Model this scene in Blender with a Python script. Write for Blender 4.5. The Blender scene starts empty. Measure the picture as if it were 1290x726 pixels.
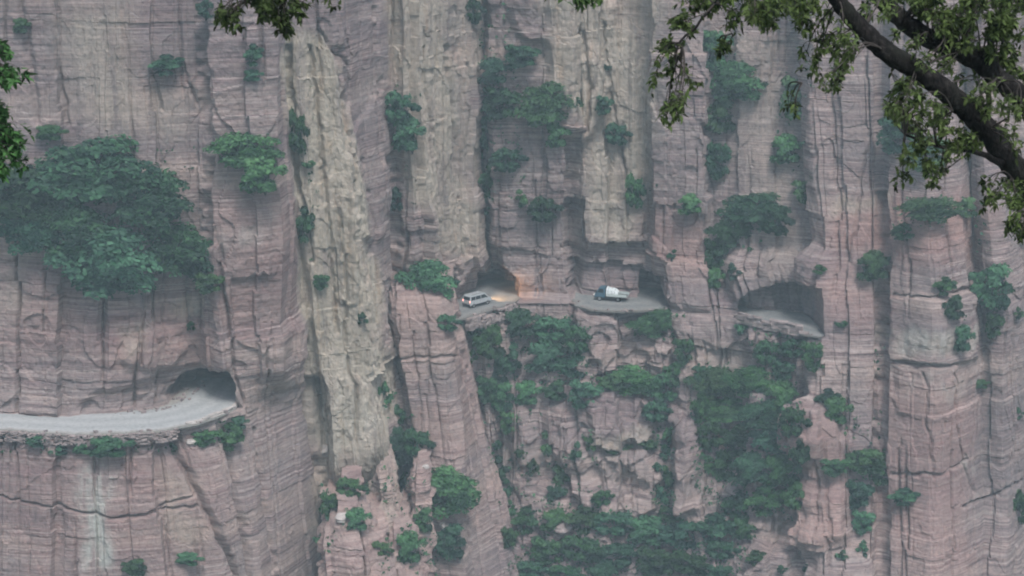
import bpy, math, random
import numpy as np
from mathutils import Vector, Matrix
random.seed(7)
RNG = np.random.default_rng(7)
SC = bpy.context.scene
COL = SC.collection
R = math.radians

# ---------------------------------------------------------------- camera
TH = R(16.0); FPX = 2407.0; CX, CY = 645.0, 363.0
CT, ST = math.cos(TH), math.sin(TH)
cam_d = bpy.data.cameras.new('camera'); cam = bpy.data.objects.new('camera', cam_d); COL.objects.link(cam)
cam.rotation_euler = (math.pi/2 - TH, 0, 0)
cam_d.sensor_width = 36; cam_d.angle = 2*math.atan(645/FPX)
cam_d.clip_start = 0.5; cam_d.clip_end = 3000
cam_d.dof.use_dof = True; cam_d.dof.focus_distance = 270; cam_d.dof.aperture_fstop = 9.0
SC.camera = cam

def ray(px, py):
    u = (px-CX)/FPX; v = (CY-py)/FPX
    return u, CT+v*ST, -ST+v*CT
def at(px, py, Y):
    """the point at horizontal distance Y that the pixel looks at"""
    u, dy, dz = ray(px, py); t = Y/dy
    return (u*t, Y, dz*t)
def on_level(px, py, z):
    u, dy, dz = ray(px, py); t = z/dz
    return (u*t, dy*t, z)
def near(px, py, d):
    u, dy, dz = ray(px, py)
    return Vector((u*d, dy*d, dz*d))
def proj(x, y, z):
    d = y*CT - z*ST; v = (y*ST + z*CT)/d
    return CX + FPX*x/d, CY - FPX*v

# ---------------------------------------------------------------- noise
def _h(ix, iy, iz, seed):
    with np.errstate(over='ignore'):
        h = (ix.astype(np.uint32)*np.uint32(374761393) + iy.astype(np.uint32)*np.uint32(668265263)
             + iz.astype(np.uint32)*np.uint32(2147483647) + np.uint32((seed*974634777) & 0xffffffff))
        h = (h ^ (h >> np.uint32(13)))*np.uint32(1274126177)
        h = (h ^ (h >> np.uint32(16)))*np.uint32(2246822519)
        h = h ^ (h >> np.uint32(15))
    return h.astype(np.float64)/4294967295.0
def vnoise(x, y, z, seed=0):
    x = np.asarray(x, float); y = np.asarray(y, float)+0*x; z = np.asarray(z, float)+0*x
    fx, fy, fz = np.floor(x), np.floor(y), np.floor(z)
    ix, iy, iz = fx.astype(np.int64), fy.astype(np.int64), fz.astype(np.int64)
    x = x-fx; y = y-fy; z = z-fz
    x = x*x*(3-2*x); y = y*y*(3-2*y); z = z*z*(3-2*z)
    r = 0
    for a in (0, 1):
        wx = x if a else 1-x
        for b in (0, 1):
            wy = y if b else 1-y
            for c in (0, 1):
                wz = z if c else 1-z
                r = r + wx*wy*wz*_h(ix+a, iy+b, iz+c, seed)
    return r*2-1
def fbm(x, y, z, n, seed=0, g=0.5):
    r = 0; a = 1.0; f = 1.0
    for i in range(n):
        r = r + a*vnoise(x*f+i*17.3, y*f+i*5.1, z*f-i*9.7, seed+i); a *= g; f *= 2.03
    return r
def hash1(i, j=0, seed=0):
    i = np.asarray(i).astype(np.int64); j = np.asarray(j).astype(np.int64)+0*i
    return _h(i, j, i*0+7, seed)
def inpoly(px, py, poly):
    r = np.zeros(px.shape, bool); n = len(poly)
    for i in range(n):
        x0, y0 = poly[i]; x1, y1 = poly[(i+1) % n]
        if y0 == y1: continue
        c = ((y0 > py) != (y1 > py)) & (px < (x1-x0)*(py-y0)/(y1-y0)+x0)
        r ^= c
    return r
def segdist(px, py, line):
    d = np.full(px.shape, 1e9)
    for (x0, y0), (x1, y1) in zip(line[:-1], line[1:]):
        dx, dy = x1-x0, y1-y0; L = dx*dx+dy*dy
        t = np.clip(((px-x0)*dx+(py-y0)*dy)/L, 0, 1)
        d = np.minimum(d, np.hypot(px-x0-t*dx, py-y0-t*dy))
    return d
def blur(m, k):
    if k < 1: return m
    for ax in (0, 1):
        p = np.pad(m, [(k+1, k) if a == ax else (0, 0) for a in (0, 1)], mode='edge')
        c = np.cumsum(p, axis=ax)
        n = m.shape[ax]
        if ax == 0: m = (c[2*k+1:2*k+1+n]-c[:n])/(2*k+1)
        else: m = (c[:, 2*k+1:2*k+1+n]-c[:, :n])/(2*k+1)
    return m

# ---------------------------------------------------------------- objects
def tag(o, label=None, cat=None, group=None, kind=None):
    if label: o['label'] = label
    if cat: o['category'] = cat
    if group: o['group'] = group
    if kind: o['kind'] = kind
    return o
def link(name, me, parent=None):
    o = bpy.data.objects.new(name, me); COL.objects.link(o)
    if parent: o.parent = parent
    return o
def empty(name, loc=(0, 0, 0), rz=0):
    o = bpy.data.objects.new(name, None); COL.objects.link(o)
    o.location = loc; o.rotation_euler = (0, 0, rz); o.empty_display_size = .3
    return o
def np_mesh(name, V, F, mats=(), fm=None, smooth=False):
    """V (n,3); F (m,k) with k = 3 or 4"""
    me = bpy.data.meshes.new(name)
    V = np.asarray(V, np.float32); F = np.asarray(F, np.int32); k = F.shape[1]
    me.vertices.add(len(V)); me.vertices.foreach_set('co', V.ravel())
    me.loops.add(F.size); me.loops.foreach_set('vertex_index', F.ravel())
    me.polygons.add(len(F)); me.polygons.foreach_set('loop_start', np.arange(0, F.size, k, dtype=np.int32))
    for m in mats: me.materials.append(m)
    if fm is not None: me.polygons.foreach_set('material_index', np.asarray(fm, np.int32))
    me.polygons.foreach_set('use_smooth', np.full(len(F), smooth))
    me.update(calc_edges=True); me.validate()
    return me
def color_attr(me, name, C):
    a = me.attributes.new(name, 'FLOAT_COLOR', 'POINT')
    a.data.foreach_set('color', np.asarray(C, np.float32).ravel())
class MB:
    """collects boxes, prisms, tubes and lathes into one mesh"""
    def __init__(s): s.v = []; s.f = []
    def add(s, v, f):
        o = len(s.v); s.v += [tuple(p) for p in v]; s.f += [tuple(i+o for i in q) for q in f]; return s
    def box(s, c, d, rz=0, jit=0):
        x, y, z = (k/2 for k in d); P = []
        cr, sr = math.cos(rz), math.sin(rz)
        for sz in (-z, z):
            for sx, sy in ((-x, -y), (x, -y), (x, y), (-x, y)):
                a = sx+random.uniform(-jit, jit); b = sy+random.uniform(-jit, jit); q = sz+random.uniform(-jit, jit)
                P.append((c[0]+a*cr-b*sr, c[1]+a*sr+b*cr, c[2]+q))
        return s.add(P, [(3, 2, 1, 0), (4, 5, 6, 7), (0, 1, 5, 4), (1, 2, 6, 5), (2, 3, 7, 6), (3, 0, 4, 7)])
    def prism(s, prof, y0, y1, inset=None):
        """profile in x-z extruded along y; inset(z) narrows it"""
        n = len(prof); ins = inset or (lambda z: 0)
        P = [(x, y0+ins(z), z) for x, z in prof]+[(x, y1-ins(z), z) for x, z in prof]
        F = [tuple(range(n)), tuple(range(2*n-1, n-1, -1))]
        F += [(i+n, (i+1) % n+n, (i+1) % n, i) for i in range(n)]
        return s.add(P, F)
    def tube(s, pts, rad, n=8, cap=True):
        pts = [Vector(p) for p in pts]; ring = []
        rad = rad if hasattr(rad, '__len__') else [rad]*len(pts)
        up = Vector((0.13, 0.31, 0.94)); P = []
        for i, p in enumerate(pts):
            t = (pts[min(i+1, len(pts)-1)]-pts[max(i-1, 0)]).normalized()
            a = t.cross(up)
            if a.length < .1: a = t.cross(Vector((1, 0, 0)))
            a.normalize(); b = t.cross(a)
            P += [p+(a*math.cos(2*math.pi*k/n)+b*math.sin(2*math.pi*k/n))*rad[i] for k in range(n)]
        F = []
        for i in range(len(pts)-1):
            for k in range(n):
                k2 = (k+1) % n
                F.append((i*n+k, i*n+k2, (i+1)*n+k2, (i+1)*n+k))
        if cap:
            F.append(tuple(range(n-1, -1, -1))); F.append(tuple((len(pts)-1)*n+k for k in range(n)))
        return s.add(P, F)
    def lathe_y(s, c, prof, n=20):
        """profile (offset along y, radius) turned about the y axis through c"""
        P = []; F = []; m = len(prof)
        for k in range(n):
            a = 2*math.pi*k/n
            P += [(c[0]+r*math.cos(a), c[1]+o, c[2]+r*math.sin(a)) for o, r in prof]
        for k in range(n):
            k2 = (k+1) % n
            F += [(k*m+i, k*m+i+1, k2*m+i+1, k2*m+i) for i in range(m-1)]
        F.append(tuple(k*m for k in range(n))); F.append(tuple(k*m+m-1 for k in range(n-1, -1, -1)))
        return s.add(P, F)
    def build(s, name, mat, parent=None, bevel=0, smooth=False, seg=2):
        me = bpy.data.meshes.new(name); me.from_pydata(s.v, [], s.f); me.update()
        import bmesh
        bm = bmesh.new(); bm.from_mesh(me); bmesh.ops.recalc_face_normals(bm, faces=bm.faces)
        if bevel:
            bmesh.ops.bevel(bm, geom=[e for e in bm.edges if e.is_manifold and e.calc_face_angle(0) > .5], offset=bevel, segments=seg, affect='EDGES', profile=.6)
        bm.to_mesh(me); bm.free()
        for p in me.polygons: p.use_smooth = smooth
        if mat: me.materials.append(mat)
        return link(name, me, parent)

# ---------------------------------------------------------------- materials
def nodes(name):
    m = bpy.data.materials.new(name); m.use_nodes = True
    nt = m.node_tree; b = nt.nodes['Principled BSDF']
    b.inputs['Specular IOR Level'].default_value = .2
    return m, nt, b
def N(nt, t, **k):
    n = nt.nodes.new(t)
    for a, v in k.items():
        if a in n.inputs.keys(): n.inputs[a].default_value = v
        else: setattr(n, a, v)
    return n
def paint(name, col, rough=.5, metal=0, spec=.5, noise=.1, coat=0, scale=6):
    m, nt, b = nodes(name)
    n = N(nt, 'ShaderNodeTexNoise', Scale=scale, Detail=6.0); tc = N(nt, 'ShaderNodeTexCoord')
    nt.links.new(tc.outputs['Object'], n.inputs['Vector'])
    r = N(nt, 'ShaderNodeValToRGB')
    r.color_ramp.elements[0].position = .3; r.color_ramp.elements[1].position = .75
    r.color_ramp.elements[0].color = (*[c*(1-noise) for c in col], 1)
    r.color_ramp.elements[1].color = (*[min(1, c*(1+noise)) for c in col], 1)
    nt.links.new(n.outputs['Fac'], r.inputs['Fac']); nt.links.new(r.outputs['Color'], b.inputs['Base Color'])
    b.inputs['Roughness'].default_value = rough; b.inputs['Metallic'].default_value = metal
    b.inputs['Specular IOR Level'].default_value = spec; b.inputs['Coat Weight'].default_value = coat
    return m
def glow(name, col, e):
    m, nt, b = nodes(name)
    b.inputs['Base Color'].default_value = (*col, 1)
    b.inputs['Emission Color'].default_value = (*col, 1); b.inputs['Emission Strength'].default_value = e
    return m

def mix(nt, fac, a, b, blend='MIX'):
    m = N(nt, 'ShaderNodeMix', data_type='RGBA', blend_type=blend)
    for s, v in ((m.inputs[0], fac), (m.inputs[6], a), (m.inputs[7], b)):
        if hasattr(v, 'links'): nt.links.new(v, s)
        else: s.default_value = v if not hasattr(v, '__len__') else (*v, 1)[:4]
    return m.outputs[2]
def ramp(nt, src, stops):
    r = N(nt, 'ShaderNodeValToRGB'); e = r.color_ramp.elements
    while len(e) < len(stops): e.new(.5)
    for k, (p, c) in zip(e, stops):
        k.position = p; k.color = (*(c if hasattr(c, '__len__') else (c, c, c)), 1)
    nt.links.new(src, r.inputs['Fac']); return r.outputs['Color']

def rock_material():
    m, nt, b = nodes('rock'); L = nt.links.new
    tc = N(nt, 'ShaderNodeTexCoord'); P = tc.outputs['Object']
    at_ = N(nt, 'ShaderNodeAttribute', attribute_name='tint')
    sep = N(nt, 'ShaderNodeSeparateColor'); L(at_.outputs['Color'], sep.inputs[0])
    tan, dark, pink, pale = sep.outputs[0], sep.outputs[1], sep.outputs[2], at_.outputs['Alpha']
    def noise(scale, sc, detail=5, rough=.6, dist=0):
        mp = N(nt, 'ShaderNodeMapping'); mp.inputs['Scale'].default_value = sc; L(P, mp.inputs[0])
        n = N(nt, 'ShaderNodeTexNoise', Scale=scale, Detail=detail, Roughness=rough, Distortion=dist); L(mp.outputs[0], n.inputs['Vector'])
        return n.outputs['Fac']
    beds = noise(1, (.045, .045, 1.15), 8, .72)
    fine = noise(1, (.07, .07, 3.4), 6, .7, .25)
    broad = noise(1, (.018, .018, .17), 5, .62, .35)
    blot = noise(.16, (1, 1, 1), 6, .62, .5)
    streak = noise(1, (.75, .75, .055), 6, .62)
    grain = noise(1.9, (1, 1, 1), 8, .75)
    c = ramp(nt, beds, [(.24, (.165, .115, .117)), (.38, (.325, .228, .215)), (.45, (.225, .164, .166)), (.52, (.425, .31, .285)), (.58, (.265, .197, .194)), (.64, (.39, .293, .27)), (.76, (.54, .47, .44))])
    c = mix(nt, ramp(nt, fine, [(.50, 0), (.62, 1)]), c, mix(nt, .75, c, (.60, .50, .47)))
    c = mix(nt, ramp(nt, fine, [(.36, .9), (.46, 0)]), c, (.115, .085, .09))
    c = mix(nt, ramp(nt, broad, [(.50, 0), (.60, .72)]), c, mix(nt, .35, (.20, .155, .172), c))
    c = mix(nt, ramp(nt, broad, [(.36, .62), (.45, 0)]), c, mix(nt, .3, (.58, .45, .39), c))
    c = mix(nt, ramp(nt, blot, [(.38, 0), (.72, .7)]), c, (.28, .24, .235))
    pk = mix(nt, .6, c, (.47, .255, .215)); c = mix(nt, pink, c, pk)
    tn = ramp(nt, streak, [(.27, (.25, .21, .175)), (.40, (.44, .38, .30)), (.54, (.58, .51, .41)), (.75, (.67, .60, .50))])
    tn = mix(nt, ramp(nt, blot, [(.35, 0), (.7, .6)]), tn, (.36, .32, .28))
    och = noise(1, (.5, .5, .07), 5, .6, .3)
    tn = mix(nt, ramp(nt, och, [(.55, 0), (.7, .55)]), tn, (.40, .27, .16))
    tn = mix(nt, ramp(nt, och, [(.3, .6), (.42, 0)]), tn, (.27, .225, .22))
    tm = N(nt, 'ShaderNodeMath', operation='MULTIPLY'); L(tan, tm.inputs[0]); L(ramp(nt, blot, [(.3, .45), (.55, 1)]), tm.inputs[1])
    c = mix(nt, tm.outputs[0], c, tn)
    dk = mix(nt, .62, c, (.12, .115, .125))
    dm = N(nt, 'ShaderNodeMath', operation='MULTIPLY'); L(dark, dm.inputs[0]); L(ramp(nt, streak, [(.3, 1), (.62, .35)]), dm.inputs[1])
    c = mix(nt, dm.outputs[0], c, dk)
    pm = N(nt, 'ShaderNodeMath', operation='MULTIPLY'); L(pale, pm.inputs[0]); L(ramp(nt, streak, [(.4, .15), (.62, 1)]), pm.inputs[1])
    c = mix(nt, pm.outputs[0], c, (.50, .50, .46))
    c = mix(nt, ramp(nt, streak, [(.26, .42), (.42, 0)]), c, (.13, .115, .12))
    g = mix(nt, .8, c, ramp(nt, grain, [(.3, (.52, .51, .52)), (.47, (.97, .97, .97)), (.72, (1.3, 1.28, 1.25))]), 'MULTIPLY')
    L(g, b.inputs['Base Color']); b.inputs['Roughness'].default_value = .92; b.inputs['Specular IOR Level'].default_value = .12
    bp = N(nt, 'ShaderNodeBump', Strength=.9, Distance=.45)
    ad = N(nt, 'ShaderNodeMath', operation='ADD'); L(grain, ad.inputs[0]); ad.inputs[1].default_value = 0; L(ad.outputs[0], bp.inputs['Height'])
    L(bp.outputs[0], b.inputs['Normal'])
    return m
M_ROCK = rock_material()

def leaf_material(name, c0, c1, trans=.25, attr='shade'):
    m, nt, b = nodes(name); L = nt.links.new
    a = N(nt, 'ShaderNodeAttribute', attribute_name=attr)
    oi = N(nt, 'ShaderNodeObjectInfo')
    c = mix(nt, a.outputs['Fac'], c0, c1)
    hs = N(nt, 'ShaderNodeHueSaturation')
    mr = N(nt, 'ShaderNodeMapRange'); mr.inputs[3].default_value = .65; mr.inputs[4].default_value = 1.5
    L(oi.outputs['Random'], mr.inputs[0]); L(mr.outputs[0], hs.inputs['Value'])
    m2 = N(nt, 'ShaderNodeMapRange'); m2.inputs[3].default_value = .435; m2.inputs[4].default_value = .525
    mm = N(nt, 'ShaderNodeMath', operation='MULTIPLY'); mm.inputs[1].default_value = 7.31
    fr = N(nt, 'ShaderNodeMath', operation='FRACT'); L(oi.outputs['Random'], mm.inputs[0]); L(mm.outputs[0], fr.inputs[0])
    L(fr.outputs[0], m2.inputs[0]); L(m2.outputs[0], hs.inputs['Hue'])
    L(c, hs.inputs['Color']); L(hs.outputs[0], b.inputs['Base Color'])
    b.inputs['Roughness'].default_value = .6; b.inputs['Specular IOR Level'].default_value = .25
    if trans:
        t = N(nt, 'ShaderNodeBsdfTranslucent'); L(hs.outputs[0], t.inputs['Color'])
        mx = N(nt, 'ShaderNodeMixShader'); mx.inputs[0].default_value = trans
        L(b.outputs[0], mx.inputs[1]); L(t.outputs[0], mx.inputs[2])
        L(mx.outputs[0], nt.nodes['Material Output'].inputs['Surface'])
    return m
M_FAR_LEAF = leaf_material('shrub_leaves', (.008, .040, .021), (.075, .20, .092), .15)
M_DARK_LEAF = leaf_material('dark_shrub_leaves', (.006, .030, .018), (.044, .128, .066), .12)
M_NEAR_LEAF = leaf_material('near_leaves', (.011, .026, .008), (.135, .26, .08), .45)
M_BARK = paint('bark', (.075, .066, .06), .9, noise=.45, spec=.15, scale=9)
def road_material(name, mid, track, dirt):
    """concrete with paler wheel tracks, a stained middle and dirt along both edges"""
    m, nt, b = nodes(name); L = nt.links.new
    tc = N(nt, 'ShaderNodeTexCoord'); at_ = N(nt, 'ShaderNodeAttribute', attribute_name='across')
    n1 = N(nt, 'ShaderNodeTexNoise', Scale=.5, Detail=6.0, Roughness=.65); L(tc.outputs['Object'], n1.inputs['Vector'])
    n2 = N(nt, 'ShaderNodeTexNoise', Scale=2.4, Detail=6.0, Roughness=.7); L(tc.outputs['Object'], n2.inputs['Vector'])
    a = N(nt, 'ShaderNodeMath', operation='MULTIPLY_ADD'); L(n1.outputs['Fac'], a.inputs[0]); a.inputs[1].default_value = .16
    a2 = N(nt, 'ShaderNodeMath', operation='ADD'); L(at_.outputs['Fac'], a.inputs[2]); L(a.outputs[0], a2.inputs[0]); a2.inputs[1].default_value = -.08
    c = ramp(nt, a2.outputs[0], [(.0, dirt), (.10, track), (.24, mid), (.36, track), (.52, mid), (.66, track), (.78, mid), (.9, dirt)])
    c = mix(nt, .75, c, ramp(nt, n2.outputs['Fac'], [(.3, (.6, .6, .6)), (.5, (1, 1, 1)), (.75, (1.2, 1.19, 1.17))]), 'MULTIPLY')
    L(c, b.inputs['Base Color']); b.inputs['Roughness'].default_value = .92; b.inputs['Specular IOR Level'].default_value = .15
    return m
M_ROAD = road_material('road_concrete', (.36, .37, .37), (.44, .445, .44), (.33, .31, .285))
M_ROAD_SHADED = road_material('gallery_road', (.19, .195, .195), (.25, .25, .245), (.19, .175, .16))  # road concrete with the gallery shade put into its darker colour
M_RUBBLE = paint('rubble_stone', (.30, .245, .235), .95, noise=.5, spec=.1, scale=1.6)
M_PALE_STONE = paint('pale_stone', (.5, .45, .42), .9, noise=.25, spec=.1, scale=1.5)
# ---------------------------------------------------------------- the cliff
ZROAD_A = -84.0      # the road on the left
ZROAD_B = -80.5      # the road through the galleries
_b = np.cumsum(.6+RNG.gamma(1.3, 1.7, 260)); BED_Z = _b-150; BED_O = RNG.uniform(-1, 1, 261)
_b = np.cumsum(RNG.uniform(.22, .75, 900)); FINE_Z = _b-150; FINE_O = RNG.uniform(-1, 1, 901)
_b = np.cumsum(RNG.uniform(7, 26, 40)); BAND_Z = _b-150
def bedding(x, y, z, s, rough, tan):
    """how far the rock stands out: beds, joints, blocks and grain"""
    zw = z + .5*vnoise(x/22, y/22, z/40, 11) + .08*vnoise(x/5, y/5, z/8, 12)
    bed = BED_O[np.searchsorted(BED_Z, zw)]; fin = FINE_O[np.searchsorted(FINE_Z, zw)]
    lat = .55 + .6*vnoise(x/7, y/7, z/3.5, 13)
    d = (.30*bed*lat*(.35+.9*np.clip(.5+1.3*vnoise(x/11, y/11, z/6, 19), 0, 1)) + .05*fin*(.7+.6*vnoise(x/3, y/3, z/2, 14)))*(1-.6*tan)*(.45+.55*rough)
    band = np.searchsorted(BAND_Z, zw+1.5*vnoise(s/9, 0*s, z/40, 15))
    w = 3.0+8.0*hash1(band, 0, 3)
    q = (s+.3*vnoise(s/5, 0*s, z/9, 16))/w + hash1(band, 1, 4)*50
    cell = np.floor(q); e = np.minimum(q-cell, 1-(q-cell))*w
    d = d + (hash1(band, cell, 5)-.5)*1.0*rough
    d = d - .5*np.exp(-(e/.14)**2)*(hash1(band, cell, 6) > .6)*rough
    w2 = w*.37; q = (s+.4*vnoise(s/2.5, 0*s, z/3, 17))/w2; bed_i = np.searchsorted(BED_Z, zw)
    c2 = np.floor(q+hash1(bed_i, 2, 8)*30)
    d = d + (hash1(bed_i, c2, 7)-.5)*.22*rough*(vnoise(x/9, y/9, z/7, 18) > -.1)
    d = d + .32*rough*fbm(x/5.5, y/5.5, z/9, 3, 21, .45) + .12*(.25+.75*rough)*fbm(x/.9, y/.9, z/.9, 3, 25)
    # scars where slabs broke away, and long wandering joints
    sc = fbm(s/7.5, 0*s, z/12, 3, 101, .4); d = d + .7*rough*np.round(1.8*sc)/1.8
    for k in range(2):
        wj = (7.5, 12.0)[k]; q = (s+.8*vnoise(s/14, 0*s, z/24, 111+k)+.16*vnoise(s/3, 0*s, z/3.5, 113+k)+.35*np.round(1.5*vnoise(s/9, 0*s, z/7, 118+k)))/wj+.37*k; cj = np.floor(q)
        e = np.abs(q-cj-.5)*wj; on = np.clip(2.2*vnoise(cj*7.3, 0*s, z/17, 115+k), 0, 1)
        d = d - on*(1.0*np.exp(-(e/.19)**2)+.12*np.exp(-(e/.6)**2))*(.5+.5*rough)
        d = d + (hash1(cj, k, 117)-.5)*.8*rough + (q-cj-.5)*wj*(hash1(cj, k, 119)-.5)*.45*(.3+.7*rough)
    fl = vnoise(x/1.5, y/1.5, z/26, 31); fl2 = vnoise(x/.7, y/.7, z/18, 32)
    d = d + tan*(.6*(np.abs(fl)-.4)+.2*fl2+.3*np.round(2.0*fbm(x/1.6, y/1.6, z/16, 2, 33, .4))/2.0+.1*fbm(x/.5, y/.5, z/.9, 2, 36))
    return d

def loft(name, cols, ztop, zbot, step=.16, hstep=.2, rough=1.0, feats=None, cap=False, tint=None, smooth=None):
    """a wall whose plan runs through the breakpoints; each breakpoint leans with its own keys"""
    zs = np.arange(ztop, zbot, -step); n = len(zs)
    X = []; Y = []
    for col in cols:
        k = []
        for q in col:
            if q[0] == 'z':
                _, z, px, yy = q
                d = yy*CT - z*ST; k.append((z, (px-CX)/FPX*d, yy))
            else:
                py, px, yy = q; p = at(px, py, yy); k.append((p[2], p[0], yy))
        k.sort(); k = np.array(k)
        X.append(np.interp(zs, k[:, 0], k[:, 1])); Y.append(np.interp(zs, k[:, 0], k[:, 2]))
    X = np.array(X).T; Y = np.array(Y).T
    fx = []; fy = []
    for i in range(X.shape[1]-1):
        L = np.hypot(X[:, i+1]-X[:, i], Y[:, i+1]-Y[:, i])
        m = max(2, int(np.percentile(L, 80)/hstep)); t = np.arange(m)/m
        fx.append(X[:, i:i+1]*(1-t)+X[:, i+1:i+2]*t); fy.append(Y[:, i:i+1]*(1-t)+Y[:, i+1:i+2]*t)
    fx.append(X[:, -1:]); fy.append(Y[:, -1:])
    x = np.concatenate(fx, 1); y = np.concatenate(fy, 1); z = np.repeat(zs[:, None], x.shape[1], 1)
    # wander the corners a little so that no edge runs ruler-straight
    wx = .7*fbm(x/9, y/9, z/12, 3, 41, .4); wy = .45*fbm(x/9, y/9, z/12, 3, 45, .4)
    x = x+wx*.6; y = y+wy*.6
    gx = np.gradient(blur(x, 6), axis=1); gy = np.gradient(blur(y, 6), axis=1)
    l = np.hypot(gx, gy)+1e-6; nx = gy/l; ny = -gx/l
    flip = np.where(ny > .35, -1, 1)
    s = np.cumsum(np.concatenate([np.zeros((1, 1)), np.hypot(np.diff(x[n//2:n//2+1]), np.diff(y[n//2:n//2+1]))], 1), 1)+0*x
    px, py = proj(x, y, z)
    wob = 5*vnoise(x/2.2, y/2.2, z/2.2, 51)+3*vnoise(x/.8, y/.8, z/.8, 52); wob2 = 5*vnoise(x/2.2, y/2.2, z/2.2, 53)+3*vnoise(x/.8, y/.8, z/.8, 54)
    qx, qy = px+wob, py+wob2
    T = np.zeros(x.shape+(4,))
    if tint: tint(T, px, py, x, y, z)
    rg = rough*np.ones(x.shape)
    if smooth:
        for poly, k, q in smooth: rg = rg*(1-(1-k)*blur(inpoly(qx, qy, poly).astype(float), q))
    rg = rg*(1-.55*T[..., 0])
    out = bedding(x, y, z, s, rg, T[..., 0]); push = np.zeros(x.shape)
    if feats: out, push = feats(px, py, qx, qy, x, y, z, out, push, T)
    x = x+nx*out; y = y+ny*out+push
    V = np.stack([x, y, z], -1).reshape(-1, 3); m = x.shape[1]
    i = np.arange(n*m).reshape(n, m)
    F = np.stack([i[:-1, :-1], i[1:, :-1], i[1:, 1:], i[:-1, 1:]], -1).reshape(-1, 4)
    if cap:   # the flat top runs back into the wall behind
        b = np.stack([x[0]+.0, y[0]+cap, z[0]+.25], -1); V = np.concatenate([V, b]); k = n*m+np.arange(m)
        F = np.concatenate([F, np.stack([k[:-1], i[0, :-1], i[0, 1:], k[1:]], -1)])
        T = np.concatenate([T.reshape(-1, 4), T[0].reshape(-1, 4)])
    me = np_mesh(name, V, F, [M_ROCK]); color_attr(me, 'tint', T.reshape(-1, 4))
    return tag(link(name, me), kind='structure')

T_, U_, M_, S_, L_, B_ = -80, 120, 320, 470, 620, 800
def K(pxs, ys, lv=(T_, U_, M_, 400, L_, B_)):
    return [(p, a, b) for p, a, b in zip(lv, pxs, ys)]
def KA(pxs, ys):     # columns that carry the ledge of the left road
    r = [(p, a, b) for p, a, b in zip((T_, U_, M_, S_), pxs, ys)]
    za, zb = ZROAD_A+.1, ZROAD_A-.1
    r += [('z', za, pxs[4], ys[4]), ('z', zb, pxs[5], ys[5])]
    return r+[(L_, pxs[6], ys[6]), (B_, pxs[7], ys[7])]
def KB(pxs, ys):     # columns that carry the ledge of the middle road
    r = [(p, a, b) for p, a, b in zip((T_, U_, M_), pxs, ys)]
    r += [('z', ZROAD_B+.1, pxs[3], ys[3]), ('z', ZROAD_B-.1, pxs[4], ys[4])]
    return r+[(L_, pxs[5], ys[5]), (B_, pxs[6], ys[6])]
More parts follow.
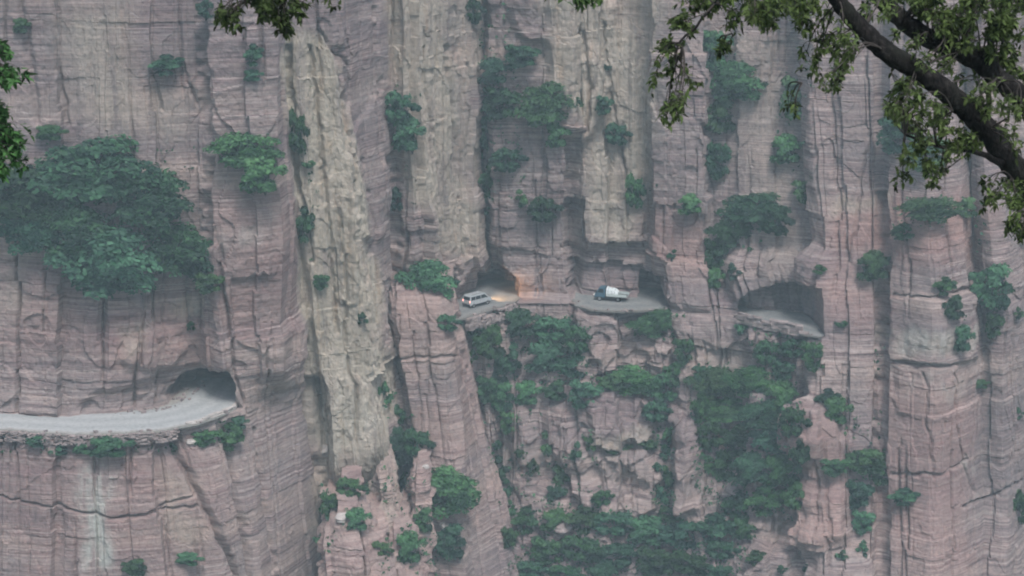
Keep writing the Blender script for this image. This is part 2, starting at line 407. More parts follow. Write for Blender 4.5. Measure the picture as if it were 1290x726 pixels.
MAIN = [
 KA((-220,)*8, (240, 240, 239, 238, 237, 229, 227, 224)),
 KA((0, 0, 0, 0, 0, 0, 0, 0), (237.5, 237, 236, 234.6, 233.4, 228.2, 226, 223)),
 KA((110, 110, 108, 105, 100, 100, 100, 105), (238, 237, 235.6, 233.8, 232.4, 226.6, 225, 222)),
 KA((195, 197, 200, 203, 204, 204, 215, 228), (238.5, 238, 236.8, 235.6, 235.0, 227.5, 226, 223)),
 KA((248, 250, 254, 252, 250, 250, 268, 288), (239.5, 239.5, 239.5, 240, 240.5, 230.6, 229, 226)),
 KA((262, 262, 268, 287, 304, 306, 318, 340), (236.6, 236.4, 236, 235.8, 236, 236, 234, 230)),
 KA((346, 351, 356, 350, 340, 340, 352, 372), (237.5, 237.5, 237.3, 238.4, 240.5, 241, 239, 235)),
 KA((354, 364, 379, 392, 397, 399, 411, 430), (245.5, 245.5, 246, 247.5, 249.5, 250, 248, 244)),
 KA((362, 376, 390, 402, 408, 410, 421, 440), (245, 245, 245, 244.5, 244.5, 244.5, 243, 239)),
 KA((406, 428, 447, 458, 466, 470, 482, 503), (246, 246, 246, 246, 246, 246, 244, 240)),
 KA((426, 440, 459, 473, 482, 488, 497, 517), (251.5, 251.5, 251.5, 251.5, 252, 252, 250, 246)),
 K((489, 497, 500, 498, 512, 530), (264.5, 264, 263.5, 264, 262, 258)),
 KB((501, 511, 523, 520, 524, 535, 545), (262, 262, 262.5, 266, 264, 260, 255)),
 KB((590, 592, 598, 602, 602, 612, 625), (275, 275, 275, 277, 268, 266, 257)),
 KB((603, 604, 607, 612, 616, 628, 640), (286, 286, 284, 282, 270, 266, 256)),
 KB((622, 626, 632, 638, 642, 655, 665), (277, 277, 276, 275.5, 273, 265, 253)),
 KB((715, 716, 717, 718, 718, 720, 722), (275, 275, 274, 272.8, 272.5, 262, 249)),
 KB((723, 724, 724, 726, 726, 730, 735), (279, 279, 277, 274, 270.5, 262, 249)),
 KB((812, 812, 816, 830, 830, 835, 838), (278, 277, 275, 270, 269.6, 260, 248)),
 KB((822, 822, 828, 842, 842, 850, 852), (274, 274, 272, 269.8, 269.5, 259, 247)),
 KB((886, 886, 888, 895, 895, 900, 902), (273, 272, 270, 267.2, 267, 257, 245.5)),
 KB((898, 898, 899, 910, 910, 912, 914), (278, 277, 273, 266.5, 266, 257, 245.5)),
 KB((1018, 1020, 1028, 1032, 1032, 1028, 1028), (273, 272, 266, 261.5, 257.5, 251, 242)),
 K((1029, 1030, 1038, 1038, 1036, 1036), (268.5, 267.5, 261, 257, 249, 240.5)),
 K((1100, 1102, 1105, 1108, 1108, 1108), (265, 264, 258, 255, 248, 239.5)),
 K((1109, 1109, 1110, 1112, 1112, 1112), (265.8, 264.8, 258.8, 255.8, 249.4, 240.6)),
 K((1116, 1116, 1115, 1117, 1117, 1117), (264, 262.5, 256, 253.5, 247.5, 239)),
 K((1168, 1168, 1168, 1170, 1170, 1170), (261, 259.5, 253, 250.5, 245.5, 237)),
 K((1207, 1208, 1215, 1224, 1222, 1222), (262, 260.5, 256, 254, 248.5, 240)),
 K((1217, 1218, 1226, 1239, 1240, 1240), (267.5, 266, 261.5, 258, 252, 243)),
 K((1236, 1236, 1249, 1262, 1264, 1266), (263, 262, 258, 256, 251, 243)),
 K((1296, 1296, 1300, 1305, 1306, 1308), (270, 268, 264, 262, 258, 251)),
 K((1460,)*6, (300, 298, 294, 290, 286, 280)),
]

GROOVES = [  # (line in the photo, width m, depth m)
 ([(252, -40), (255, 80), (260, 150), (264, 200), (259, 240), (262, 305)], .5, 4.2),
 ([(222, 560), (246, 612), (272, 665), (300, 730)], .45, 1.6),
 ([(290, 545), (302, 640), (322, 740)], .4, 1.4),
 ([(322, 540), (336, 640), (352, 740)], .25, .9),
 ([(720, 180), (722, 290), (724, 380)], .9, 3.2),
 ([(1107, 245), (1112, 330), (1107, 440), (1108, 520), (1104, 640)], .28, 1.8),
 ([(1120, 372), (1170, 374), (1230, 362)], .22, .9),
 ([(1115, 452), (1150, 460), (1205, 456)], .25, 1.0),
 ([(1120, 600), (1180, 596), (1225, 578)], .22, .8),
 ([(1215, 640), (1290, 605)], .2, .8),
 ([(20, -40), (34, 60), (48, 150)], .5, .8),
 ([(66, -40), (72, 90), (84, 160)], .35, .7),
 ([(193, 95), (206, 140)], .2, .7), ([(230, 80), (247, 130)], .2, .7),
 ([(0, 627), (140, 655), (250, 640)], .18, .7),
 ([(150, 655), (200, 642), (250, 628)], .18, .7),
 ([(360, 60), (372, 200), (392, 330)], .35, 1.2),
 ([(392, 60), (404, 180), (418, 330), (425, 420)], .3, .9),
 ([(428, 60), (440, 190), (452, 330), (468, 460)], .35, 1.0),
 ([(385, 430), (388, 520), (404, 600)], .5, 1.4),
 ([(455, 400), (470, 300), (452, 200)], .2, .5),
 ([(402, 40), (440, 85)], .3, .9), ([(470, 10), (478, 110)], .3, .8),
 ([(564, 60), (576, 190), (590, 320)], .35, 1.1), ([(528, 60), (548, 200), (560, 330)], .25, .7),
 ([(492, 200), (500, 330), (493, 410)], .6, 1.6),
 ([(736, 40), (746, 110), (742, 160)], .3, 1.0), ([(760, 30), (775, 160), (790, 240)], .25, .8),
 ([(1086, 60), (1090, 180), (1070, 330)], .2, .6),
 ([(1165, 470), (1168, 540), (1172, 600)], .15, .5), ([(1068, 470), (1070, 600)], .2, .7),
 ([(960, 300), (962, 345)], .2, .7), ([(888, 160), (893, 240)], .4, 1.2),
 ([(870, 430), (880, 480)], .3, .9), ([(1200, 470), (1206, 560), (1230, 620)], .2, .6),
]
# recesses: (outline in the photo, metres into the rock, softness in cells, lowest z)
RECESS = [
 ([(100, 512), (120, 496), (165, 488), (200, 476), (246, 464), (290, 468), (300, 540), (90, 540)], 1.0, 3, ZROAD_A),
 ([(218, 496), (234, 478), (258, 471), (288, 468), (296, 486), (305, 540), (210, 540)], 13, 0, ZROAD_A),
 ([(572, 362), (606, 326), (628, 330), (652, 352), (652, 420), (566, 420)], 4, 0, ZROAD_B),
 ([(600, 352), (612, 345), (646, 349), (650, 420), (596, 420)], 6, 0, ZROAD_B),
 ([(726, 252), (735, 254), (740, 301), (812, 305), (836, 322), (844, 350), (842, 430), (722, 430)], 1.3, 0, ZROAD_B),
 ([(726, 332), (782, 332), (784, 340), (808, 338), (812, 348), (840, 351), (842, 430), (722, 430)], 1.9, 0, ZROAD_B),
 ([(806, 350), (840, 350), (842, 430), (800, 430)], 7, 0, ZROAD_B),
 ([(405, 660), (430, 630), (470, 600), (545, 590), (545, 800), (410, 800)], 5.0, 22, -200),
 ([(928, 408), (934, 376), (952, 361), (968, 357), (1004, 354), (1012, 359), (1040, 360), (1040, 450), (926, 450)], 5.0, 0, ZROAD_B),
]
# pieces that stand out: (outline, metres, softness in cells)
PROUD = [
 ([(922, 318), (1040, 318), (1040, 364), (1010, 362), (968, 360), (950, 364), (926, 384)], 2.6, 6),  # lip over the gallery, pushed out to shade its floor
 ([(738, 250), (808, 254), (813, 305), (738, 305)], 1.2, 0), ([(812, 296), (842, 312), (846, 330), (836, 326), (812, 310)], .7, 0),
 ([(640, -60), (770, -60), (768, 140), (740, 180), (700, 150), (690, 60), (650, 40)], 1.6, 3),
 ([(685, 518), (706, 505), (722, 520), (746, 600), (752, 628), (735, 642), (724, 610), (700, 570)], 2.6, 4),
 ([(745, 500), (770, 490), (800, 495), (826, 505), (822, 550), (790, 562), (750, 560)], 2.2, 2),
 ([(757, 572), (820, 566), (830, 600), (826, 640), (800, 655), (762, 640)], 2.3, 2),
 ([(735, 405), (760, 396), (790, 401), (796, 430), (850, 440), (846, 470), (800, 462), (762, 470), (742, 440)], 1.7, 2),
 ([(852, 525), (872, 520), (880, 550), (877, 640), (855, 645)], 3.2, 4),
 ([(1010, 512), (1034, 500), (1060, 530), (1068, 560), (1066, 690), (1005, 692), (1012, 600)], 3.0, 3),
 ([(642, 500), (662, 500), (676, 560), (665, 640), (648, 600)], 2.0, 4),
 ([(662, 612), (700, 604), (722, 640), (690, 668)], 2.0, 4),
 ([(900, 706), (960, 690), (1090, 694), (1110, 760), (890, 770)], 2.6, 2),
 ([(690, 730), (720, 690), (745, 730)], 2.0, 3),
 ([(860, 640), (900, 605), (935, 612), (930, 640)], 1.5, 4),
 ([(150, 455), (165, 425), (210, 415), (240, 440), (215, 470)], 1.2, 3),
 ([(330, 440), (392, 380), (396, 470), (360, 520)], .8, 4),
 ([(1120, 372), (1226, 368), (1232, 455), (1118, 455)], .8, 2),
 ([(1130, 455), (1206, 455), (1190, 530), (1130, 520)], .5, 2),
 ([(430, 200), (470, 120), (490, 220), (480, 300), (446, 300)], .7, 2),
]
def main_feats(px, py, qx, qy, x, y, z, out, push, T):
    for line, w, dep in GROOVES:
        d = segdist(qx*.55+px*.45, qy*.55+py*.45, line)*.115
        out = out-dep*np.exp(-(d/w)**2)
    for poly, a, k in PROUD:
        out = out+a*blur(inpoly(qx, qy, poly).astype(float), k)*(.8+.4*vnoise(x/3, y/3, z/3, 61))
    below = 0
    for poly, a, k, zf in RECESS:
        m = inpoly(qx*.3+px*.7, qy*.3+py*.7, poly) & (z > zf)
        m = m.astype(float)
        if k: m = blur(m, k)*(z > zf)
        push = push+a*m*(1+.12*vnoise(x/4, 0*x, z/2.5, 62))
    # the road ledges are clean: little relief right at their lip
    for zr, x0, x1 in ((ZROAD_A, -260, 325), (ZROAD_B, 560, 1045)):
        near_lip = np.exp(-((z-zr)/.5)**2)*((px > x0) & (px < x1))
        out = out*(1-.75*near_lip)
    # ledgy lower slope under the middle road
    low = np.clip((ZROAD_B-1-z)/3, 0, 1)*((px > 590) & (px < 1040))
    step = .9*np.round(1.6*fbm(x/6, y/6, z/5, 3, 71, .4))+.7*fbm(x/3.5, y/3.5, z/5.5, 3, 75)
    out = out+low*step
    return out, push

# colours the rock itself has, and darkened places, with painted shade in the gallery: (outline, weight, softness)
TAN = [
 ([(352, 40), (412, 45), (436, 130), (458, 250), (480, 400), (492, 520), (484, 620), (440, 620), (402, 590), (386, 440), (376, 330), (362, 180)], 1, 6),
 ([(400, 560), (450, 560), (420, 640), (395, 700)], .7, 6),
 ([(480, -60), (560, -60), (578, 120), (602, 320), (560, 330), (520, 250), (500, 130)], .85, 8),
 ([(560, -60), (600, -60), (606, 250), (585, 200)], .5, 6),
 ([(672, -60), (830, -60), (828, 150), (812, 300), (735, 300), (735, 170), (690, 100)], .8, 8),
 ([(70, 10), (160, 0), (170, 130), (150, 190), (90, 110)], .55, 12), ([(95, 540), (120, 540)], 0, 1),
 ([(160, 110), (240, 120), (235, 180), (150, 170)], .35, 10), ([(225, 380), (262, 375), (265, 400), (230, 405)], .6, 4),
 ([(150, 410), (195, 405), (190, 430), (150, 440)], .55, 4), ([(205, 590), (240, 600), (250, 690), (210, 680)], .45, 6),
 ([(900, 30), (1000, 60), (1020, 330), (960, 345), (940, 240)], .3, 12), ([(1120, 415), (1230, 415), (1230, 440), (1120, 445)], .4, 4),
 ([(1040, 245), (1110, 245), (1110, 262), (1040, 265)], .5, 3), ([(860, 420), (930, 440), (960, 500), (880, 480)], .25, 6),
 ([(740, 540), (825, 530), (825, 562), (750, 566)], .5, 3), ([(0, 170), (30, 250), (20, 400), (0, 400)], .45, 8),
]
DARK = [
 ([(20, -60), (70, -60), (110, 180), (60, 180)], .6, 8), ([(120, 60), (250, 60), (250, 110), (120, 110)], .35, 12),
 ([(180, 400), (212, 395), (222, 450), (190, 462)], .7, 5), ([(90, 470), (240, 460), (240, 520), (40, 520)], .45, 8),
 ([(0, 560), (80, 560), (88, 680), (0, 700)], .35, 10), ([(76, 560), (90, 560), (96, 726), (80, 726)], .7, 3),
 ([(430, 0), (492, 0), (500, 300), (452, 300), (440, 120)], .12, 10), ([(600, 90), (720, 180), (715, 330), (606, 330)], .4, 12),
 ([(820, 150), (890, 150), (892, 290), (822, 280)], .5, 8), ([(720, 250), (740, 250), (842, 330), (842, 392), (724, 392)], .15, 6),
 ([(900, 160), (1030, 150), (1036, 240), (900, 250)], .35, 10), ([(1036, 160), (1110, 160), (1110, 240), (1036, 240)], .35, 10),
 ([(1225, 450), (1300, 430), (1300, 640), (1240, 640)], .35, 10), ([(930, 350), (1040, 350), (1040, 430), (930, 420)], .95, 2),  # last zone paints the overhang's shade onto the gallery back wall
 ([(600, 335), (655, 335), (655, 400), (600, 400)], .25, 4), ([(225, 455), (300, 455), (305, 530), (222, 530)], .4, 3),  # darker over the van tunnel and the left tunnel mouth
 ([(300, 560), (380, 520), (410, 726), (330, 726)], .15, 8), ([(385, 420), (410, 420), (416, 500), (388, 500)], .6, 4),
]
PINK = [
 ([(1040, 250), (1240, 250), (1245, 330), (1040, 330)], .7, 10), ([(1040, 330), (1120, 330), (1120, 420), (1040, 410)], .4, 10),
 ([(1110, 460), (1230, 470), (1220, 720), (1110, 720)], .45, 12), ([(0, 560), (260, 560), (280, 726), (0, 726)], .35, 10),
 ([(120, 400), (260, 400), (280, 460), (120, 470)], .5, 10), ([(262, 240), (370, 260), (380, 420), (280, 440)], .35, 12),
 ([(800, 260), (890, 270), (900, 340), (830, 330)], .5, 10), ([(490, 400), (570, 400), (590, 530), (510, 530)], .3, 10),
 ([(0, 270), (100, 380), (240, 400), (240, 470), (0, 440)], .3, 12), ([(1000, 510), (1070, 510), (1070, 690), (1000, 690)], .5, 6),
]
PALE = [
 ([(102, 578), (128, 578), (142, 720), (112, 720)], 1, 3), ([(274, 290), (350, 270), (350, 300), (274, 320)], .45, 4),
 ([(100, 575), (145, 590), (150, 640), (100, 640)], .3, 5), ([(1130, 412), (1228, 412), (1228, 442), (1130, 442)], .55, 3),
 ([(1150, 470), (1230, 480), (1225, 500), (1140, 490)], .3, 3), ([(390, 500), (470, 450), (486, 540), (420, 560)], .25, 5),
 ([(1200, 585), (1230, 575), (1225, 605), (1195, 610)], .5, 3), ([(404, 556), (420, 560), (418, 576), (406, 570)], 1, 1),
]
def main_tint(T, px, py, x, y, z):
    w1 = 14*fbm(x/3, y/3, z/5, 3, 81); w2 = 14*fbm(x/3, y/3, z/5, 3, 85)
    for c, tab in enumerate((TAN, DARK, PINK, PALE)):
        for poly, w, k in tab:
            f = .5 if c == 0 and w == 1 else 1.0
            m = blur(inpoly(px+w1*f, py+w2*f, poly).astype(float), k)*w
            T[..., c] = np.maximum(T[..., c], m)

SMOOTH = [([(1036, -100), (1245, -100), (1262, 800), (1036, 800)], .45, 6), ([(-200, -100), (250, -100), (255, 300), (-200, 300)], .35, 10), ([(-200, 570), (310, 570), (310, 800), (-200, 800)], .5, 8), ([(310, 500), (400, 450), (410, 800), (320, 800)], .15, 6),
          ([(425, -100), (495, -100), (502, 330), (460, 350)], .2, 5), ([(340, -100), (372, -100), (398, 330), (405, 480), (340, 480)], .25, 4), ([(1225, 450), (1320, 430), (1320, 800), (1230, 800)], .5, 8), ([(900, 100), (1030, 100), (1030, 340), (900, 240)], .5, 8)]
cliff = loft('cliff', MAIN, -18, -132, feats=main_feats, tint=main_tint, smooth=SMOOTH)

# the free-standing buttress beside the middle road
BUT = [
 [(356, 486, 276), (560, 500, 272), (800, 530, 262)],
 [(356, 490, 264), (400, 492, 262), (560, 512, 259), (800, 540, 250)],
 [(356, 497, 257.5), (400, 498, 256), (560, 519, 253), (800, 548, 243)],
 [(356, 540, 258), (400, 556, 255.5), (560, 566, 252), (800, 600, 242)],
 [(356, 553, 261), (400, 566, 257.5), (545, 580, 253.5), (726, 592, 247), (800, 602, 244)],
 [(356, 566, 268), (400, 579, 266), (520, 604, 263), (614, 629, 260), (726, 650, 255), (800, 665, 250)],
 [(356, 566, 277), (400, 581, 276), (520, 606, 276), (614, 632, 274), (726, 654, 270), (800, 668, 268)],
]
def but_feats(px, py, qx, qy, x, y, z, out, push, T):
    for line, w, dep in [([(575, 400), (590, 480), (606, 560), (640, 726)], .3, .8), ([(520, 420), (530, 560)], .2, .5),
                         ([(492, 452), (580, 448)], .2, .7), ([(500, 400), (505, 520)], .2, .6), ([(585, 640), (600, 726)], .3, .9)]:
        d = segdist(qx*.5+px*.5, qy*.5+py*.5, line)*.115
        out = out-dep*np.exp(-(d/w)**2)
    hump = np.clip((z+76.5)/2.5, 0, 1)           # rounded, broken top
    push = push+2.5*hump**2*(1+.5*vnoise(x/2, y/2, z/2, 66))
    return out, push
def but_tint(T, px, py, x, y, z):
    T[..., 2] = .35*np.clip(.5+vnoise(x/6, y/6, z/4, 91), 0, 1); T[..., 1] = .25*np.clip(.4+vnoise(x/5, y/5, z/9, 92), 0, 1)
ztop = at(530, 362, 257.5)[2]
buttress = loft('rock_buttress', BUT, ztop, -132, rough=.7, feats=but_feats, cap=9, tint=but_tint, smooth=[([(568, 380), (600, 480), (660, 800), (590, 800)], .15, 3), ([(490, 400), (570, 400), (595, 800), (530, 800)], .5, 3)])

# broken pinnacles at the foot of the pale pillar: (outline left/right at top, bottom, top y, Y)
def pinnacle(x0, x1, x2, x3, ytop, Y, back=5, ybot=800, rough=1.1, tan=0):
    c = [[(ytop, x0, Y+back), (ybot, x2, Y+back-8)], [(ytop, x0+.12*(x1-x0), Y+1.5), (ybot, x2, Y-7)], [(ytop, x0+.4*(x1-x0), Y), (ybot, x2+.4*(x3-x2), Y-9)],
         [(ytop, x0+.8*(x1-x0), Y+.6), (ybot, x2+.85*(x3-x2), Y-8)], [(ytop, x1, Y+back*.7), (ybot, x3, Y+back*.5-7)], [(ytop, x1, Y+back+2), (ybot, x3, Y+back-6)]]
    zt = at(x0, ytop, Y)[2]; h = 4.5; pa, pb = random.uniform(0, 9), random.uniform(0, 9)
    def feats(px, py, qx, qy, x, y, z, out, push, T):
        t = np.clip((z-(zt-h))/h, 0, 1)
        return out-1.1*t**2+.9*fbm(x/2.2+pa, y/2.2, z/2.2+pb, 2, 95)+.5*np.round(2*vnoise(x/4+pa, y/4, z/1.7+pb, 97))/2, push+3.4*t**2.6
    def tint(T, px, py, x, y, z): T[..., 2] = .3; T[..., 0] = tan
    return loft('rock_pinnacle', c, zt, -132, rough=rough, feats=feats, cap=2.5, tint=tint)
pinnacle(426, 462, 412, 502, 618, 236.5)
pinnacle(404, 430, 398, 440, 648, 235.5)
pinnacle(452, 478, 450, 508, 655, 237)
pinnacle(468, 497, 470, 515, 592, 243.5, tan=.3)
pinnacle(512, 536, 508, 545, 582, 246.5)
pinnacle(476, 520, 476, 530, 662, 238.5)
# ---------------------------------------------------------------- roads and their walls
def strip(name, outer, inner, z, thick, mat):
    n = len(outer); V = []; F = []
    for (a, b), (c, d) in zip(outer, inner):
        for t in (0, .08, .3, .5, .7, .92, 1):
            x = a+(c-a)*t; y = b+(d-b)*t
            V.append((x, y, z+.06*math.sin(math.pi*min(1, max(0, (t-.08)/.84)))+random.uniform(-.015, .015)))
    m = 7
    for i in range(n-1):
        F += [(i*m+k, (i+1)*m+k, (i+1)*m+k+1, i*m+k+1) for k in range(m-1)]
    o = len(V)
    for (a, b) in outer: V.append((a, b, z-thick))
    for i in range(n-1): F.append((i*m, o+i, o+i+1, (i+1)*m))
    me = bpy.data.meshes.new(name); me.from_pydata(V, [], F); me.update(); me.materials.append(mat)
    ac = me.attributes.new('across', 'FLOAT', 'POINT')
    for i in range(n):
        for k, t in enumerate((0, .08, .3, .5, .7, .92, 1)): ac.data[i*m+k].value = t
    return tag(link(name, me), kind='structure')
def dense(line, step):
    out = []
    for (x0, y0), (x1, y1) in zip(line[:-1], line[1:]):
        n = max(1, int(math.hypot(x1-x0, y1-y0)/step))
        out += [(x0+(x1-x0)*i/n, y0+(y1-y0)*i/n) for i in range(n)]
    return out+[line[-1]]
def level_line(pts, z, step=.9):
    return dense([on_level(a, b, z)[:2] for a, b in pts], step)
def offset(line, w):
    r = []
    for i, p in enumerate(line):
        a = line[max(0, i-4)]; b = line[min(len(line)-1, i+4)]
        dx, dy = b[0]-a[0], b[1]-a[1]; l = math.hypot(dx, dy)
        r.append((p[0]-dy/l*w, p[1]+dx/l*w))
    return r
ra = level_line([(-215, 539), (0, 541), (50, 545), (100, 547), (150, 546), (200, 543), (250, 533), (280, 523), (298, 514), (308, 504), (318, 492), (330, 480)], ZROAD_A+.1)
ra = [(x+random.uniform(-.12, .12), y+random.uniform(-.15, .15)) for x, y in ra]
strip('road', ra, offset(ra, 9.5), ZROAD_A+.12, .3, M_ROAD)
rb = level_line([(556, 408), (575, 404), (610, 394), (650, 381), (660, 371), (690, 369), (717, 372), (724, 385), (745, 391), (785, 393), (840, 390), (848, 378), (890, 383), (922, 392), (932, 405), (970, 413), (1012, 422), (1034, 425)], ZROAD_B+.1)
rb = [(x+random.uniform(-.1, .1), y+random.uniform(-.12, .12)) for x, y in rb]
strip('road', rb, offset(rb, 10.5), ZROAD_B+.12, .25, M_ROAD_SHADED)

def stones(line, ztop, courses, h=.45, thick=.5, length=(.35, .9), lean=.0, top_mat=None):
    """rough coursed stonework along a line, as one mesh"""
    mb = MB()
    cum = [0]
    for a, b in zip(line[:-1], line[1:]): cum.append(cum[-1]+math.hypot(b[0]-a[0], b[1]-a[1]))
    lx = [p[0] for p in line]; ly = [p[1] for p in line]
    for c in range(courses):
        s = random.uniform(0, .4)
        while s < cum[-1]-.3:
            l = random.uniform(*length)
            if random.random() < .93 - .05*c:
                m = s+l/2; x = np.interp(m, cum, lx); y = np.interp(m, cum, ly)
                x2 = np.interp(m+.2, cum, lx); y2 = np.interp(m+.2, cum, ly)
                rz = math.atan2(y2-y, x2-x) if m+.2 < cum[-1] else 0
                hh = h*random.uniform(.7, 1.3)
                mb.box((x, y-lean*c*h+random.uniform(-.12, .12), ztop-h*(c+.5)+random.uniform(-.05, .05)), (l*1.02, thick, hh), rz+random.uniform(-.2, .2), .11)
            s += l
    return mb
sub = [p for p in ra if at(0, 540, p[1])[1] and proj(p[0], p[1], ZROAD_A)[0] < 232]
o = stones(sub, ZROAD_A+.0, 6, .24, .6, (.2, .7), lean=.1).build('retaining_wall', M_RUBBLE, bevel=.05, seg=1)
tag(o, 'rough rubble retaining wall under the edge of the wide pale road at the left', 'wall')
sub = [p for p in rb if 585 < proj(p[0], p[1], ZROAD_B)[0] < 652]
o = stones(sub, ZROAD_B+.02, 4, .45, .9, lean=.2).build('retaining_wall', M_RUBBLE, bevel=.05, seg=1)
tag(o, 'rough rubble retaining wall under the road where the silver van drives', 'wall')
sub = [p for p in ra if 226 < proj(p[0], p[1], ZROAD_A)[0] < 314]
o = stones(offset(sub, .3), ZROAD_A+.48, 1, .4, .45, (.8, 1.6)).build('kerb_wall', M_PALE_STONE, bevel=.05, seg=1)
tag(o, 'low pale kerb wall curving round the road edge to the left tunnel mouth', 'wall')
sub = [p for p in rb if 929 < proj(p[0], p[1], ZROAD_B)[0] < 1016]
o = stones(offset(sub, .25), ZROAD_B+1.3, 4, .42, .5, (.9, 2.0)).build('kerb_wall', M_RUBBLE, bevel=.05, seg=1)
tag(o, 'low rough stone kerb wall along the sill of the dark gallery opening', 'wall')

# loose stones fallen along the foot of the walls: too many to count
V = MB()
for line, wd, z in ((ra, 9.5, ZROAD_A+.14), (rb, 10.5, ZROAD_B+.14)):
    inn = offset(line, wd)
    for k in range(170):
        i = random.randrange(len(line)-1); t = random.choice((random.uniform(.78, .97), random.uniform(.72, .9), random.uniform(.0, .05)))
        x = line[i][0]+(inn[i][0]-line[i][0])*t+random.uniform(-.5, .5); y = line[i][1]+(inn[i][1]-line[i][1])*t
        q = random.uniform(.08, .34)*random.random()**.5
        V.box((x, y, z+q*.35), (q*2, q*1.6, q*1.2), random.uniform(0, 3), q*.35)
tag(V.build('rubble', M_RUBBLE, bevel=0), kind='stuff')
# ---------------------------------------------------------------- vehicles
M_SILVER = paint('silver_paint', (.50, .53, .54), .35, .15, .5, .04, .4)
M_GLASS = paint('dark_glass', (.018, .024, .028), .12, 0, .6, .1)
M_RUBBER = paint('rubber', (.022, .022, .023), .85, spec=.2)
M_ALLOY = paint('wheel_rim', (.42, .43, .43), .4, .7)
M_PLASTIC = paint('black_plastic', (.03, .031, .033), .6)
M_TEAL = paint('teal_cab_paint', (.05, .12, .17), .4, .05, .5, .15, .2)
M_TARP = paint('white_tarpaulin', (.66, .71, .71), .7, noise=.08)
M_BED = paint('pale_green_bed', (.52, .58, .55), .6, 0, noise=.15)
M_STEEL = paint('dark_chassis', (.05, .05, .052), .7, .3, noise=.3)
M_PLATE = paint('number_plate', (.6, .62, .58), .5)
M_TAIL = glow('tail_lamp_lit', (1.0, .42, .34), 1.3)
M_REDOFF = paint('tail_lamp_off', (.25, .02, .015), .3)
M_HEAD = glow('head_lamp_lit', (1.0, .95, .85), 6)
M_HEADW = glow('head_lamp_warm', (1.0, .75, .45), 5)
def wheel(parent, x, y, r, w, side):
    wl = empty('wheel', (x, y, r)); wl.parent = parent
    t = MB().lathe_y((0, 0, 0), [(-w/2, r*.62), (-w/2, r*.93), (-w*.36, r), (w*.36, r), (w/2, r*.93), (w/2, r*.62)], 24).build('tyre', M_RUBBER, wl, smooth=False)
    o = side*w*.5
    m = MB().lathe_y((0, 0, 0), [(-w*.4, r*.64), (w*.4, r*.64)], 24)
    m.lathe_y((0, o*.86, 0), [(-.015, r*.63), (.015, r*.6)], 24)
    m.lathe_y((0, o*1.0, 0), [(-.03, r*.2), (.03, r*.16)], 12)
    for k in range(5):
        a = 2*math.pi*k/5; m.box((math.cos(a)*r*.38, o*.95, math.sin(a)*r*.38), (.06, .03, .06))
    m.build('rim', M_ALLOY, wl)
    return wl
def panel(pts, out, th=.012):
    """a thin pane over the planar outline pts, pushed along out"""
    o = Vector(out).normalized(); n = len(pts); P = [Vector(p)+o*.004 for p in pts]
    m = MB(); Q = [p+o*th for p in P]
    m.add([*P, *Q], [tuple(range(n)), tuple(range(2*n-1, n-1, -1))]+[(i, i+n, (i+1) % n+n, (i+1) % n) for i in range(n)])
    return m

